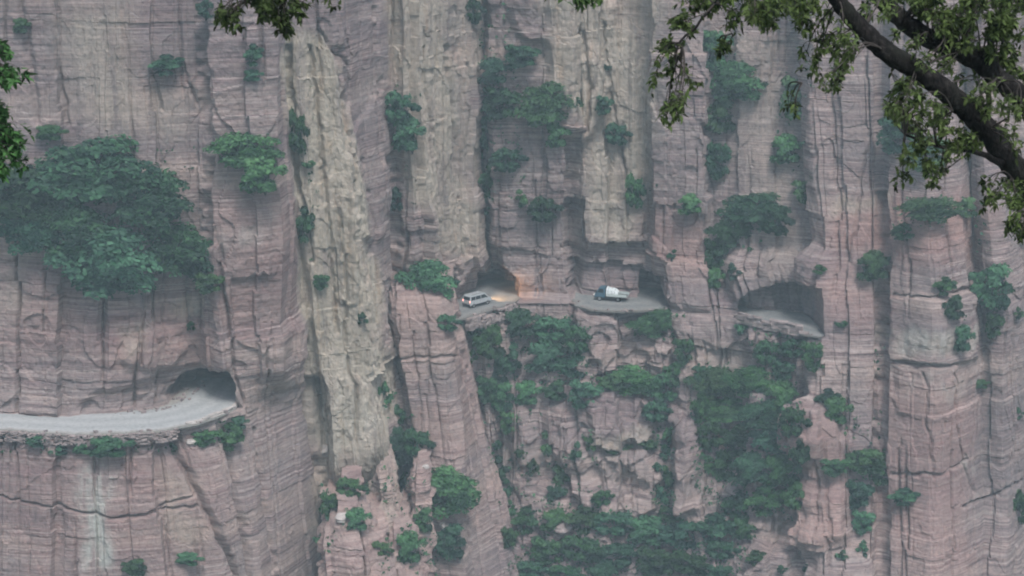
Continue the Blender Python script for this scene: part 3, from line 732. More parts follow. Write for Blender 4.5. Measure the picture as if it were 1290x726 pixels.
def make_van():
    t = empty('van'); HW = .84
    tag(t, 'silver minivan with lit tail lamps driving into the orange lit tunnel', 'van')
    def inset(z): return .0 if z < 1.08 else .13*(z-1.08)/.78
    low = [(-2.14, .34), (-2.16, .62), (-2.13, 1.08), (1.62, 1.08), (2.06, .96), (2.17, .66), (2.15, .34)]
    up = [(-2.13, 1.08), (-2.0, 1.72), (-1.84, 1.86), (.72, 1.87), (.95, 1.80), (1.66, 1.08)]
    b = MB().prism(low, -HW, HW).build('body', M_SILVER, t, bevel=.05)
    MB().prism(up, -HW, HW, inset).build('cabin', M_SILVER, t, bevel=.035)
    def sp(x, z, s): return (x, s*(HW-inset(z)), z)
    for s in (-1, 1):
        o = (0, s, .165)
        for x0, x1, y0, y1 in ((-1.93, -1.06, -1.84, -1.06), (-.96, -.02, -.96, -.02), (.08, 1.38, .08, .80)):
            panel([sp(x0, 1.16, s), sp(x1, 1.16, s), sp(y1, 1.66, s), sp(y0, 1.66, s)], o).build('side_window', M_GLASS, t)
        MB().box((.42, s*(HW+.09), 1.2), (.1, .17, .15)).build('side_mirror', M_PLASTIC, t, bevel=.02).location.x = .75
        for dx in (-.35, .62):
            pass
        d = MB().box((.55, s*(HW+.008), .78), (.95, .012, .55)).build('door', M_SILVER, t, bevel=.004)
        MB().box((.22, s*(HW+.022), .98), (.16, .02, .035)).build('handle', M_PLASTIC, d)
        d = MB().box((-.5, s*(HW+.008), .78), (.98, .012, .55)).build('door', M_SILVER, t, bevel=.004)
        MB().box((-.1, s*(HW+.022), .98), (.16, .02, .035)).build('handle', M_PLASTIC, d)
        MB().box((0, s*(HW+.004), .42), (3.9, .03, .14)).build('sill_trim', M_PLASTIC, t)
        MB().box((-2.135, s*.74, 1.0), (.09, .15, .34)).build('tail_lamp', M_TAIL, t, bevel=.02)
        MB().box((2.09, s*.66, .74), (.14, .26, .16)).build('headlight', M_HEADW, t, bevel=.03)
        for x in (-1.42, 1.36): wheel(t, x, s*.74, .33, .2, s)
        MB().tube([(-1.6, s*.6, 1.9), (-1.5, s*.6, 1.94), (.3, s*.6, 1.94), (.45, s*.6, 1.89)], .022, 6).build('roof_rail', M_PLASTIC, t)
    panel([(-2.105, -.70, 1.18), (-2.105, .70, 1.18), (-2.015, .64, 1.65), (-2.015, -.64, 1.65)], (-1, 0, .2)).build('rear_window', M_GLASS, t)
    panel([(1.58, -.72, 1.16), (1.58, .72, 1.16), (1.02, .66, 1.73), (1.02, -.66, 1.73)], (1, 0, .9)).build('windscreen', M_GLASS, t)
    MB().box((-2.17, 0, .46), (.14, 1.66, .24)).build('rear_bumper', M_PLASTIC, t, bevel=.04)
    MB().box((2.18, 0, .46), (.14, 1.66, .24)).build('front_bumper', M_PLASTIC, t, bevel=.04)
    MB().box((-2.165, 0, .80), (.03, .46, .15)).build('number_plate', M_PLATE, t)
    MB().box((0, 0, .34), (3.9, 1.5, .12)).build('underbody', M_PLASTIC, t)
    return t
van = make_van()
vx, vy, _ = on_level(601, 385.5, ZROAD_B+.1)
van.location = (vx, vy+.3, ZROAD_B+.17); van.rotation_euler = (0, 0, R(44))
# its headlights shine on the tunnel floor
for s in (-.6, .6):
    ld = bpy.data.lights.new('headlight_beam', 'SPOT'); ld.energy = 800; ld.color = (1.0, .58, .28); ld.spot_size = R(78); ld.spot_blend = .8; ld.shadow_soft_size = .12
    lo = link('headlight_beam', ld, van); lo.location = (2.35, s, .8); lo.rotation_euler = (0, R(-89), 0)

def make_truck():
    t = empty('truck')
    tag(t, 'small light truck with dark teal cab and white tarpaulin over its pale bed', 'truck')
    # heads along -x; the bed is behind
    cab = [(-2.52, .55), (-2.56, 1.05), (-2.22, 1.28), (-1.86, 1.98), (-.98, 2.04), (-.92, .55)]
    MB().prism(cab, -.80, .80, lambda z: max(0, .1*(z-1.2))).build('cab', M_TEAL, t, bevel=.045)
    panel([(-2.17, -.70, 1.36), (-2.17, .70, 1.36), (-1.92, .66, 1.86), (-1.92, -.66, 1.86)], (-1, 0, .5)).build('windscreen', M_GLASS, t)
    for s in (-1, 1):
        panel([(-2.02, s*.785, 1.3), (-1.15, s*.785, 1.3), (-1.15, s*.73, 1.84), (-1.78, s*.73, 1.84)], (0, s, .1), .016).build('side_window', M_GLASS, t)
        d = MB().box((-1.62, s*.806, .96), (1.0, .02, .62)).build('door', M_TEAL, t, bevel=.006)
        MB().box((-1.25, s*.82, 1.14), (.14, .03, .04)).build('handle', M_PLASTIC, d)
        MB().box((-2.53, s*.6, .92), (.1, .24, .18)).build('headlight', M_HEAD, t, bevel=.03)
        MB().box((-2.1, s*.98, 1.42), (.08, .2, .26)).build('side_mirror', M_PLASTIC, t, bevel=.02)
        MB().box((-1.75, s*.72, .62), (.9, .2, .1)).build('mudguard', M_STEEL, t, bevel=.02)
        wheel(t, -1.75, s*.68, .34, .2, s); wheel(t, 1.05, s*.68, .37, .26, s)
        MB().box((2.42, s*.7, .74), (.05, .18, .1)).build('tail_lamp', M_REDOFF, t)
        b = MB().box((.82, s*.86, 1.02), (3.1, .04, .42))
        for k in range(6): b.box((-.66+k*.6, s*.89, 1.02), (.06, .04, .44))
        b.build('side_board', M_BED, t, bevel=.005)
        MB().box((0, s*.36, .58), (4.6, .1, .14)).build('chassis_rail', M_STEEL, t)
    MB().box((-2.55, 0, .58), (.12, 1.6, .2)).build('bumper', M_STEEL, t, bevel=.03)
    MB().box((.82, 0, .79), (3.12, 1.74, .08)).build('bed_floor', M_STEEL, t)
    MB().box((-.74, 0, 1.15), (.05, 1.72, .7)).build('headboard', M_BED, t, bevel=.01)
    MB().add([(2.37, -.86, .83), (2.37, .86, .83), (2.62, .86, 1.32), (2.62, -.86, 1.32), (2.42, -.86, .83), (2.42, .86, .83), (2.67, .86, 1.30), (2.67, -.86, 1.30)],
             [(0, 1, 2, 3), (7, 6, 5, 4), (0, 4, 5, 1), (3, 2, 6, 7), (0, 3, 7, 4), (1, 5, 6, 2)]).build('tailgate', M_BED, t)
    MB().tube([(-.3, 0, .62), (1.05, 0, .4)], .06, 8).build('drive_shaft', M_STEEL, t)
    MB().tube([(1.05, -.62, .37), (1.05, .62, .37)], .07, 8).build('axle', M_STEEL, t)
    # the tarpaulin slopes down from the cab over the load
    V = []; F = []; nx_, ny_ = 16, 12
    for i in range(nx_+1):
        u = i/nx_; x = -.74+1.75*u; top = 2.02-.38*u-.25*max(0, u-.8)/.2
        for j in range(ny_+1):
            v = j/ny_*2-1; sh = 1-abs(v)**6
            z = 1.2+(top-1.2)*max(0, sh)**.5+.05*math.sin(9*u+4*v)+.03*math.sin(23*u-7*v)
            V.append((x, .84*v, z))
    m = ny_+1
    F = [(i*m+j, (i+1)*m+j, (i+1)*m+j+1, i*m+j+1) for i in range(nx_) for j in range(ny_)]
    k = len(V); V += [(-.74, -.84, 1.1), (-.74, .84, 1.1), (1.01, -.84, 1.1), (1.01, .84, 1.1)]
    F += [tuple([k]+[j for j in range(m)]+[k+1]), tuple([k+3]+[nx_*m+j for j in range(m-1, -1, -1)]+[k+2])]
    tm = MB().add(V, F)
    tp = tm.build('tarpaulin', M_TARP, t)
    for x, tz in ((-.45, 1.97), (.05, 1.86), (.55, 1.75)):
        MB().tube([(x, -.88, 1.1), (x, -.86, 1.2), (x, -.80, tz-.28), (x, -.55, tz-.04), (x, 0, tz+.05), (x, .55, tz-.04), (x, .80, tz-.28), (x, .86, 1.2), (x, .88, 1.1)], .022, 5).build('rope', M_STEEL, tp)
    return t
truck = make_truck()
tx, ty, _ = on_level(771, 379.5, ZROAD_B+.1)
truck.location = (tx, ty+.2, ZROAD_B+.17); truck.rotation_euler = (0, 0, R(-15))
# ---------------------------------------------------------------- shrubs and trees on the cliff
bpy.context.view_layer.update()
WALLS = [o for o in COL.objects if o.type == 'MESH' and o.get('kind') == 'structure' and 'road' not in o.name]
def hit(px, py):
    d = Vector(ray(px, py)).normalized(); best = None
    for o in WALLS:
        ok, loc, nor, _ = o.ray_cast(Vector((0, 0, 0)), d)
        if ok and (best is None or loc.length < best[0].length): best = (loc, nor)
    return best
def crown_mesh(name, seed, lobes, n, size, flat=.75, mats=None):
    """leaf clumps on the shells of several overlapping lobes, unit radius"""
    r = np.random.default_rng(seed)
    C = []
    for k in range(lobes):
        d = r.normal(size=3); d /= np.linalg.norm(d); q = .30+.48*r.random()**.7
        C.append((q*d[0]*(.8+.4*r.random()), q*d[1]*.95, q*d[2]*.95, r.uniform(.17, .36)))
    C = np.array(C); W = C[:, 3]**2; W /= W.sum()
    TONE = r.normal(0, .26, lobes)+.22*C[:, 2]  # random tone per lobe, with top light painted in by height
    V = []; F = []; A = []
    c = r.choice(lobes, n, p=W)
    d = r.normal(size=(n, 3)); d /= np.linalg.norm(d, axis=1)[:, None]
    d[:, 2] = np.where(d[:, 2] < -.35, -d[:, 2]*.6, d[:, 2])
    rad = C[c, 3]*(.70+.36*r.random(n)**.6)*(1+.22*vnoise(d[:, 0]*3+c, d[:, 1]*3, d[:, 2]*3, seed))
    P = C[c, :3]+d*rad[:, None]*np.array([1, 1, .82])
    for i in range(n):
        p = P[i]; up = Vector(d[i])*.8+Vector((0, 0, .6))+Vector(r.normal(size=3))*.42
        up.normalize(); t = up.orthogonal().normalized(); t.rotate(Matrix.Rotation(r.uniform(0, 6.28), 3, up)); b = up.cross(t)
        s = size*r.uniform(.6, 1.35); k = len(V); pv = Vector(p)
        sh = min(1, max(0, .4+.22*r.normal()+TONE[c[i]]))
        for q in range(5):
            a = 2*math.pi*q/5+r.uniform(-.35, .35); l = s*r.uniform(.55, 1.15)
            V.append(tuple(pv+t*math.cos(a)*l+b*math.sin(a)*l*.7-up*l*.28*r.random()))
        F.append((k, k+1, k+2)); F.append((k, k+2, k+3)); F.append((k, k+3, k+4)); A += [sh]*5
    me = np_mesh(name, V, F, [mats or M_FAR_LEAF])
    at_ = me.attributes.new('shade', 'FLOAT', 'POINT'); at_.data.foreach_set('value', np.array(A, np.float32))
    return me
def stem_mesh(name, seed, n=5, r0=.05):
    r = random.Random(seed); m = MB()
    base = Vector((0, .55, -.75))
    for k in range(n):
        a = r.uniform(0, 6.28); q = r.uniform(.3, .7)
        e = Vector((q*math.cos(a), q*math.sin(a)*.8, r.uniform(.0, .5)))
        mid = (base+e)*.5+Vector((r.uniform(-.12, .12), r.uniform(-.1, .1), -.05))
        m.tube([base, mid, e], [r0, r0*.6, r0*.2], 5, cap=False)
    o = m.build(name, M_BARK); me = o.data; bpy.data.objects.remove(o); return me
CROWN_BIG = [crown_mesh('crown', 100+k, 52, 8000, .06) for k in range(4)]
CROWN_MID = [crown_mesh('shrub', 200+k, 26, 2600, .095) for k in range(5)]
CROWN_SMALL = [crown_mesh('shrub', 300+k, 12, 700, .155) for k in range(4)]
DARK = {}
for lst in (CROWN_BIG, CROWN_MID, CROWN_SMALL):      # the darker kind of shrub
    for me in lst:
        d = me.copy(); d.materials.clear(); d.materials.append(M_DARK_LEAF); DARK[me.name] = d
STEM_BIG = [stem_mesh('trunk', 400+k, 7, .05) for k in range(2)]
STEM_MID = [stem_mesh('stem', 420+k, 5, .04) for k in range(3)]
def kind(me, label):
    l = label or ''
    if 'bright' in l or 'light green' in l or 'yellow' in l: dark = False
    elif 'dark' in l or 'dim' in l: dark = random.random() < .8
    else: dark = random.random() < .35
    return DARK[me.name] if dark else me
def plant(px, py, rx, ry, label=None, cat='shrub', group=None, big=None, lift=.45, bright=None):
    h = hit(px, py)
    if h is None: return None
    loc, nor = h
    mpp = loc.length/FPX; ax, az = rx*mpp*1.2, ry*mpp*1.25; ay = .8*(ax+az)/2*(1 if ax+az < 7 else .8)
    p = loc-Vector((0, ay*lift, 0))
    # keep the crown where the eye sees it although it stands off the rock
    big = rx >= 30 if big is None else big
    nm = 'tree' if big and cat == 'tree' else ('shrub' if cat != 'grass tuft' else 'grass_tuft')
    if rx >= 11:
        t = empty(nm, p, random.uniform(-.5, .5)); t.scale = (ax, ay, az)
        me = kind(random.choice(CROWN_BIG if big else CROWN_MID), label)
        link('crown' if nm == 'tree' else 'foliage', me, t)
        link('trunk' if nm == 'tree' else 'stem', random.choice(STEM_BIG if big else STEM_MID), t)
    else:
        t = link(nm, kind(random.choice(CROWN_SMALL), label)); t.location = p; t.scale = (ax, ay, az); t.rotation_euler = (0, 0, random.uniform(0, 6.28))
    tag(t, label, cat, group)
    return t
G1 = 'trees in the big leafy clump on the left wall'
PLANTS = [
 # px, py, rx, ry, label, category, group
 (125, 216, 62, 46, 'broad dark tree crown topping the big leafy clump on the left wall', 'tree', G1),
 (42, 240, 52, 42, 'dark tree at the outer end of the leafy clump, near the picture edge', 'tree', G1),
 (190, 248, 46, 44, 'dark tree on the sloping side of the leafy clump, facing the crack', 'tree', G1),
 (95, 285, 52, 40, 'middle tree inside the big leafy clump on the left wall', 'tree', G1),
 (140, 330, 58, 46, 'bright green tree hanging lowest in the big leafy clump', 'tree', G1),
 (210, 308, 48, 38, 'tree low in the leafy clump, beside the bright green one', 'tree', G1),
 (40, 290, 40, 30, 'low dark tree under the outer end of the leafy clump', 'tree', G1),
 (248, 322, 30, 32, 'small tree reaching from the leafy clump towards the crack', 'tree', G1),
 (263, 355, 18, 14, 'small bright shrub just under the clump, at the foot of the crack', 'shrub', None),
 (65, 168, 20, 10, 'dull dark shrub peeping above the big leafy clump', 'shrub', None),
 (208, 80, 22, 13, 'lone small shrub high on the bare left wall', 'shrub', None),
 (28, 34, 11, 10, 'faint tuft in the top corner of the left wall', 'shrub', None),
 (262, 12, 13, 15, 'shrub at the head of the long crack, beside hanging dark leaves', 'shrub', None),
 (318, 68, 13, 14, 'hazy shrub below the dark leaves hanging from the top edge', 'shrub', None),
 (319, 96, 12, 8, 'tiny bright shrub high on the banded buttress', 'shrub', None),
 (314, 188, 38, 28, 'round shrub filling the ledge of the banded buttress', 'shrub', None),
 (330, 222, 28, 26, 'ragged shrub trailing below the round one on the banded buttress', 'shrub', None),
 (242, 409, 9, 6, 'tiny tuft on the pale patch above the left tunnel', 'shrub', None),
 (376, 165, 13, 30, 'narrow shrub in the upper flute of the pale pillar', 'shrub', None),
 (388, 207, 9, 8, 'tiny shrub between two narrow ones on the pale pillar', 'shrub', None),
 (383, 280, 13, 23, 'narrow dark green shrub half way up the pale pillar', 'shrub', None),
 (404, 354, 11, 11, 'small shrub in a notch of the pale pillar', 'shrub', None),
 (456, 402, 9, 10, 'small shrub low in the groove beside the pale pillar', 'shrub', None),
 (505, 135, 20, 24, 'upper shrub in the corner of the second tan pillar', 'shrub', None),
 (514, 172, 20, 24, 'lower shrub in the corner of the second tan pillar', 'shrub', None),
 (501, 250, 10, 16, 'small dim shrub below the pair on the second tan pillar', 'shrub', None),
 (540, 353, 33, 27, 'domed shrub on the top of the buttress beside the van road', 'shrub', None),
 (565, 405, 14, 13, 'small shrub on the shoulder of the buttress, below the silver van', 'shrub', None),
 (598, 14, 12, 18, 'shrub at the top of the shady gully', 'shrub', None),
 (622, 92, 20, 18, 'dim shrub on the shady side of the gully', 'shrub', None),
 (655, 70, 22, 16, 'dim shrub high beside the gully, on a small ledge', 'shrub', None),
 (628, 128, 24, 24, 'dim broad shrub in the middle of the shady gully', 'shrub', None),
 (612, 165, 14, 24, 'tall dim shrub lining the shady gully', 'shrub', None),
 (640, 200, 22, 18, 'dim shrub low on the shady side of the gully', 'shrub', None),
 (616, 225, 14, 22, 'lowest dim shrub of the shady gully', 'shrub', None),
 (691, 132, 34, 32, 'bright round shrub beside the blocky tan rock', 'shrub', None),
 (702, 172, 15, 18, 'trailing shrub under the bright round one', 'shrub', None),
 (686, 262, 19, 19, 'dim shrub on the wall above the blank column between the two vehicles', 'shrub', None),
 (657, 250, 10, 12, 'tiny dim shrub on the purple wall right of the gully', 'shrub', None),
 (760, 132, 11, 14, 'small shrub in the flute of the blocky tan rock', 'shrub', None),
 (778, 168, 15, 16, 'small shrub below the flute of the blocky tan rock', 'shrub', None),
 (800, 240, 12, 24, 'narrow shrub beside the overhanging block above the truck', 'shrub', None),
 (765, 85, 7, 6, 'tiny shrub high on the blocky tan rock', 'shrub', None),
 (846, 322, 7, 8, 'tiny tuft beside the roof of the truck gallery', 'shrub', None),
 (870, 258, 17, 14, 'small hazy shrub on the purple column above the truck', 'shrub', None),
 (892, 62, 26, 30, 'hazy shrub behind the hanging leaves, at the head of the gully', 'shrub', None),
 (920, 103, 38, 26, 'hazy broad shrub behind the hanging leaves', 'shrub', None),
 (902, 148, 26, 24, 'hazy shrub below the broad one behind the hanging leaves', 'shrub', None),
 (902, 200, 18, 26, 'hazy narrow shrub tailing down the purple gully', 'shrub', None),
 (950, 262, 36, 22, 'wide shrub on the ledge above the dark gallery opening', 'shrub', None),
 (922, 290, 30, 22, 'shrub spilling from the ledge above the dark gallery opening', 'shrub', None),
 (975, 275, 22, 22, 'shrub at the far end of the ledge above the dark gallery opening', 'shrub', None),
 (900, 318, 18, 22, 'shrub hanging low beside the dark gallery opening', 'shrub', None),
 (924, 342, 9, 12, 'tiny shrub at the corner of the dark gallery opening', 'shrub', None),
 (900, 352, 11, 14, 'trailing sprig below the hanging shrub by the gallery', 'shrub', None),
 (1002, 122, 22, 30, 'hazy shrub in the far corner behind the hanging leaves', 'shrub', None),
 (990, 190, 20, 20, 'faint shrub on the recessed wall above the gallery', 'shrub', None),
 (1012, 240, 16, 16, 'faint small shrub by the edge of the banded column', 'shrub', None),
 (1030, 340, 10, 8, 'tiny tuft over the roof of the dark gallery', 'shrub', None),
 (1128, 170, 28, 24, 'hazy shrub seen under the foreground bough', 'shrub', None),
 (1165, 190, 28, 26, 'hazy shrub half hidden behind the foreground bough leaves', 'shrub', None),
 (1172, 262, 34, 18, 'wide shrub on the crown of the rounded banded column', 'shrub', None),
 (1140, 290, 18, 13, 'small shrub at the crack side of the rounded banded column', 'shrub', None),
 (1215, 262, 16, 14, 'small shrub at the gully side of the rounded banded column', 'shrub', None),
 (1100, 336, 22, 20, 'shrub sitting in the crack between the two banded columns', 'shrub', None),
 (1188, 358, 14, 12, 'upper small shrub on the slanting seam of the banded column', 'shrub', None),
 (1200, 388, 15, 17, 'middle small shrub on the slanting seam of the banded column', 'shrub', None),
 (1212, 428, 12, 18, 'lowest small shrub on the slanting seam of the banded column', 'shrub', None),
 (1246, 362, 26, 32, 'large shrub filling the gully at the right edge', 'shrub', None),
 (1250, 408, 11, 18, 'trailing shrub under the large one in the right gully', 'shrub', None),
 (1282, 395, 9, 10, 'tiny shrub on the outermost wall by the right edge', 'shrub', None),
 (1058, 408, 8, 7, 'tiny shrub on the banded column beside the gallery', 'shrub', None),
 (1234, 484, 11, 6, 'tiny flat tuft on the lower right wall', 'shrub', None),
 (1136, 622, 20, 11, 'lone bright shrub low on the big banded column', 'shrub', None),
 (1284, 640, 9, 26, 'narrow shrub in a slit at the lower right edge', 'shrub', None),
 (1283, 520, 7, 8, 'tiny shrub on the lower right wall at the picture edge', 'shrub', None),
 (505, 562, 30, 26, 'dark shrub at the foot of the gap between pillar and buttress', 'shrub', None),
 (528, 556, 18, 22, 'dark shrub wedged against the side of the buttress', 'shrub', None),
 (485, 500, 9, 22, 'thin shrub in the gap between pillar and buttress', 'shrub', None),
 (503, 522, 10, 14, 'small shrub higher in the gap beside the buttress', 'shrub', None),
 (568, 617, 38, 33, 'big round shrub against the foot of the smooth buttress', 'shrub', None),
 (566, 682, 20, 26, 'dim shrub under the big round one at the buttress foot', 'shrub', None),
 (442, 612, 16, 16, 'shrub crowning the broken rock at the foot of the pale pillar', 'shrub', None),
 (418, 634, 15, 18, 'shrub on the outer side of the broken rock under the pale pillar', 'shrub', None),
 (450, 655, 16, 16, 'shrub in the cleft of the broken rock under the pale pillar', 'shrub', None),
 (482, 690, 13, 12, 'bright small shrub between the broken pinnacles', 'shrub', None),
 (402, 678, 9, 10, 'tiny shrub at the base of the striped wall by the pillar', 'shrub', None),
 (516, 690, 18, 22, 'shrub among the low pinnacles at the bottom edge', 'shrub', None),
 (534, 655, 12, 18, 'thin shrub rising between the low pinnacles', 'shrub', None),
 (508, 612, 9, 22, 'thin shrub between two upright pinnacles', 'shrub', None),
 (462, 618, 8, 8, 'tiny shrub behind the broken rock', 'shrub', None),
 (170, 714, 15, 12, 'bright shrub at the bottom edge under the left road', 'shrub', None),
 (238, 703, 18, 8, 'low flat shrub near the foot of the slanting crack', 'shrub', None),
 (140, 562, 26, 14, 'dark shrub hanging over the retaining wall of the left road', 'shrub', None),
 (106, 562, 14, 11, 'smaller green shrub beside the dark one on the retaining wall', 'shrub', None),
 (74, 566, 12, 8, 'low tuft on the retaining wall, nearer the picture edge', 'shrub', None),
 (45, 556, 11, 8, 'dim tuft on the retaining wall nearest the picture edge', 'shrub', None),
 (258, 550, 17, 10, 'yellow green grassy clump under the bend of the left road', 'shrub', None),
 (290, 546, 18, 18, 'bright shrub hanging below the left tunnel mouth', 'shrub', None),
 (302, 533, 11, 9, 'small bright shrub at the kerb end by the left tunnel', 'shrub', None),
 (217, 564, 8, 8, 'tiny dark shrub at the head of the slanting crack', 'shrub', None),
 (828, 406, 34, 18, 'shrub hanging over the road edge beyond the truck', 'shrub', None),
 (860, 440, 14, 18, 'small shrub below the road, right of the truck gallery', 'shrub', None),
 (932, 412, 9, 14, 'thin shrub at the sill corner of the dark gallery', 'shrub', None),
]
for q in PLANTS:
    plant(*q[:4], q[4], q[5], q[6])
# the thickets: each shrub a thing of its own, alike within its thicket
def thicket(spots, label, group, cat='shrub'):
    for x, y, a, b in spots:
        plant(x, y, a*.8, b*.8, label, cat, group)
thicket([(618, 432, 26, 30), (655, 408, 28, 24), (700, 412, 34, 24), (730, 425, 24, 26), (690, 450, 36, 28), (720, 460, 26, 22), (640, 450, 24, 26), (625, 470, 20, 20), (600, 415, 14, 18)],
        'dark shrub in the thicket below the road between the silver van and the truck', 'thicket below the road between the vehicles')
thicket([(664, 496, 21, 21), (630, 500, 22, 26), (734, 494, 26, 24), (612, 488, 16, 24), (700, 492, 20, 18), (596, 450, 9, 14), (640, 530, 14, 20)],
        'shrub in the lower fringe of the thicket under the silver van', 'lower fringe of the thicket')
thicket([(800, 478, 40, 24), (838, 486, 28, 30), (772, 480, 24, 16), (828, 516, 22, 20), (850, 470, 18, 22)],
        'shrub on the shelf under the pale blocks below the truck', 'shelf thicket below the truck')
thicket([(900, 482, 38, 26), (945, 480, 38, 26), (985, 500, 32, 26), (915, 515, 38, 24), (960, 520, 40, 26), (895, 545, 24, 28), (930, 550, 36, 26), (975, 552, 36, 28), (1000, 530, 22, 30),
         (905, 585, 28, 28), (945, 590, 36, 26), (985, 592, 32, 28), (1005, 570, 16, 28), (960, 625, 32, 24), (1000, 625, 20, 24), (925, 630, 24, 22), (880, 510, 14, 26), (885, 470, 18, 16)],
        'dark shrub in the great thicket below the dark gallery opening', 'great thicket below the gallery')
thicket([(968, 442, 22, 24), (1000, 436, 22, 18), (1022, 446, 20, 26), (985, 465, 18, 18), (1040, 500, 20, 18), (1052, 518, 22, 24)],
        'shrub hanging just below the sill of the dark gallery opening', 'shrubs under the gallery sill')
thicket([(1050, 586, 24, 14), (1085, 580, 32, 22), (1105, 595, 22, 22), (1078, 620, 22, 24), (1085, 655, 18, 20), (1110, 572, 12, 18)],
        'shrub caught in the deep crack of the lower banded column', 'shrubs in the lower crack')
thicket([(662, 650, 26, 22), (700, 655, 24, 18), (735, 648, 32, 24), (775, 655, 34, 24), (815, 668, 34, 24), (855, 672, 34, 24), (895, 660, 34, 24), (690, 690, 32, 22), (735, 688, 34, 24), (780, 695, 36, 24),
         (825, 704, 34, 24), (870, 706, 32, 22), (910, 690, 24, 18), (670, 715, 26, 18), (715, 720, 28, 16), (760, 722, 30, 18), (905, 720, 20, 14), (940, 665, 24, 20), (640, 675, 14, 18), (950, 700, 16, 12), (845, 645, 18, 14), (760, 625, 18, 16)],
        'dark shrub in the wide thicket along the bottom edge', 'bottom thicket')
thicket([(712, 600, 22, 24), (725, 570, 12, 16), (700, 622, 16, 16), (742, 560, 10, 16), (790, 562, 18, 7), (815, 558, 16, 8), (770, 568, 12, 7), (690, 560, 10, 22), (672, 590, 10, 18)],
        'small shrub between the pale rock ribs of the lower slope', 'shrubs between the rock ribs')
thicket([(836, 570, 11, 16), (840, 600, 13, 20), (834, 625, 12, 18), (842, 548, 10, 14), (850, 655, 14, 12), (828, 588, 8, 14)],
        'light green shrub in the grassy chute beside the pale rib', 'shrubs in the grassy chute')
thicket([(632, 590, 13, 20), (640, 615, 10, 16), (625, 560, 9, 14), (655, 570, 9, 12), (645, 640, 10, 14)],
        'small shrub in the gully behind the smooth buttress', 'shrubs behind the buttress')
thicket([(1015, 715, 8, 8), (985, 716, 9, 7), (1060, 700, 10, 12), (1085, 690, 9, 14)],
        'tiny shrub on the rock step at the bottom right', 'shrubs on the bottom rock step')

# low growth that covers the slope, ledges and gullies: nobody could count it
GREEN = [ # outline, density per 100 px2
 ([(595, 400), (745, 400), (745, 480), (600, 500)], 5), ([(870, 460), (1010, 460), (1005, 660), (870, 660)], 5), ([(640, 640), (960, 640), (940, 726), (640, 726)], 5),
 ([(600, 480), (680, 480), (690, 640), (625, 640)], 2), ([(820, 540), (850, 540), (852, 660), (822, 660)], 9), ([(690, 560), (750, 540), (760, 640), (690, 640)], 2.5),
 ([(600, 0), (650, 0), (660, 240), (604, 280)], 1.6), ([(860, 400), (880, 400), (900, 470), (860, 470)], 2), ([(940, 410), (1030, 425), (1035, 470), (940, 460)], 3.5),
 ([(1040, 480), (1100, 540), (1110, 660), (1068, 660), (1060, 540)], 2.2), ([(480, 480), (540, 540), (560, 726), (480, 726)], 1.6), ([(740, 465), (860, 465), (860, 500), (740, 495)], 4),
 ([(250, 540), (312, 520), (300, 565), (250, 560)], 4), ([(0, 548), (240, 556), (240, 574), (0, 572)], 1.3), ([(400, 600), (470, 600), (470, 700), (400, 700)], 1.5),
 ([(893, 60), (940, 60), (910, 240), (893, 240)], 1.5), ([(900, 250), (980, 250), (960, 310), (900, 360)], 1.5), ([(980, 60), (1030, 60), (1030, 260), (980, 260)], .7),
 ([(1120, 250), (1215, 245), (1215, 275), (1125, 300)], 1.5), ([(1222, 250), (1240, 250), (1262, 430), (1240, 430)], 1.8), ([(372, 100), (398, 100), (410, 380), (390, 380)], .7), ([(760, 250), (830, 230), (826, 300), (800, 300)], .3),
 ([(1180, 340), (1200, 340), (1225, 450), (1205, 450)], 1.2), ([(590, 392), (655, 385), (655, 410), (590, 412)], 2), ([(790, 392), (860, 390), (860, 430), (790, 430)], 3),
 ([(490, 100), (530, 120), (530, 260), (495, 260)], .6), ([(1098, 430), (1112, 430), (1110, 600), (1098, 600)], 1.2), ([(0, 180), (250, 180), (250, 340), (60, 340)], .6)]
V = []; F = []; A = []
for poly, dens in GREEN:
    xs = [p[0] for p in poly]; ys = [p[1] for p in poly]
    n = int((max(xs)-min(xs))*(max(ys)-min(ys))/100*dens*.6)
    gx = RNG.uniform(min(xs), max(xs), n); gy = RNG.uniform(min(ys), max(ys), n)
    keep = inpoly(gx, gy, poly) & (vnoise(gx/14, gy/14, 0*gx, 301) > -.25)
    for x, y in zip(gx[keep], gy[keep]):
        h = hit(x, y)
        if not h: continue
        loc, nor = h
        if nor.dot(loc) > 0: nor = -nor
        up = (nor*.6+Vector((0, -.2, .8))).normalized(); nb = random.randint(3, 6); sh = random.random()
        for k in range(nb):
            t = up.orthogonal().normalized(); t.rotate(Matrix.Rotation(random.uniform(0, 6.28), 3, up))
            l = random.uniform(.25, .75); p = loc+t*random.uniform(0, .35); q = len(V); b = up.cross(t)
            tip = p+up*l+t*l*random.uniform(.1, .7)-Vector((0, 0, .25*l)); md = (p+tip)/2+up*l*.15; wd = l*random.uniform(.18, .34)
            V += [tuple(p), tuple(md+b*wd), tuple(tip), tuple(md-b*wd)]; F.append((q, q+1, q+2, q+3)); A += [min(1, max(0, sh*.8+random.uniform(-.1, .3)))]*4
me = np_mesh('undergrowth', V, F, [M_FAR_LEAF]); a_ = me.attributes.new('shade', 'FLOAT', 'POINT'); a_.data.foreach_set('value', np.array(A, np.float32))
tag(link('undergrowth', me), kind='stuff')

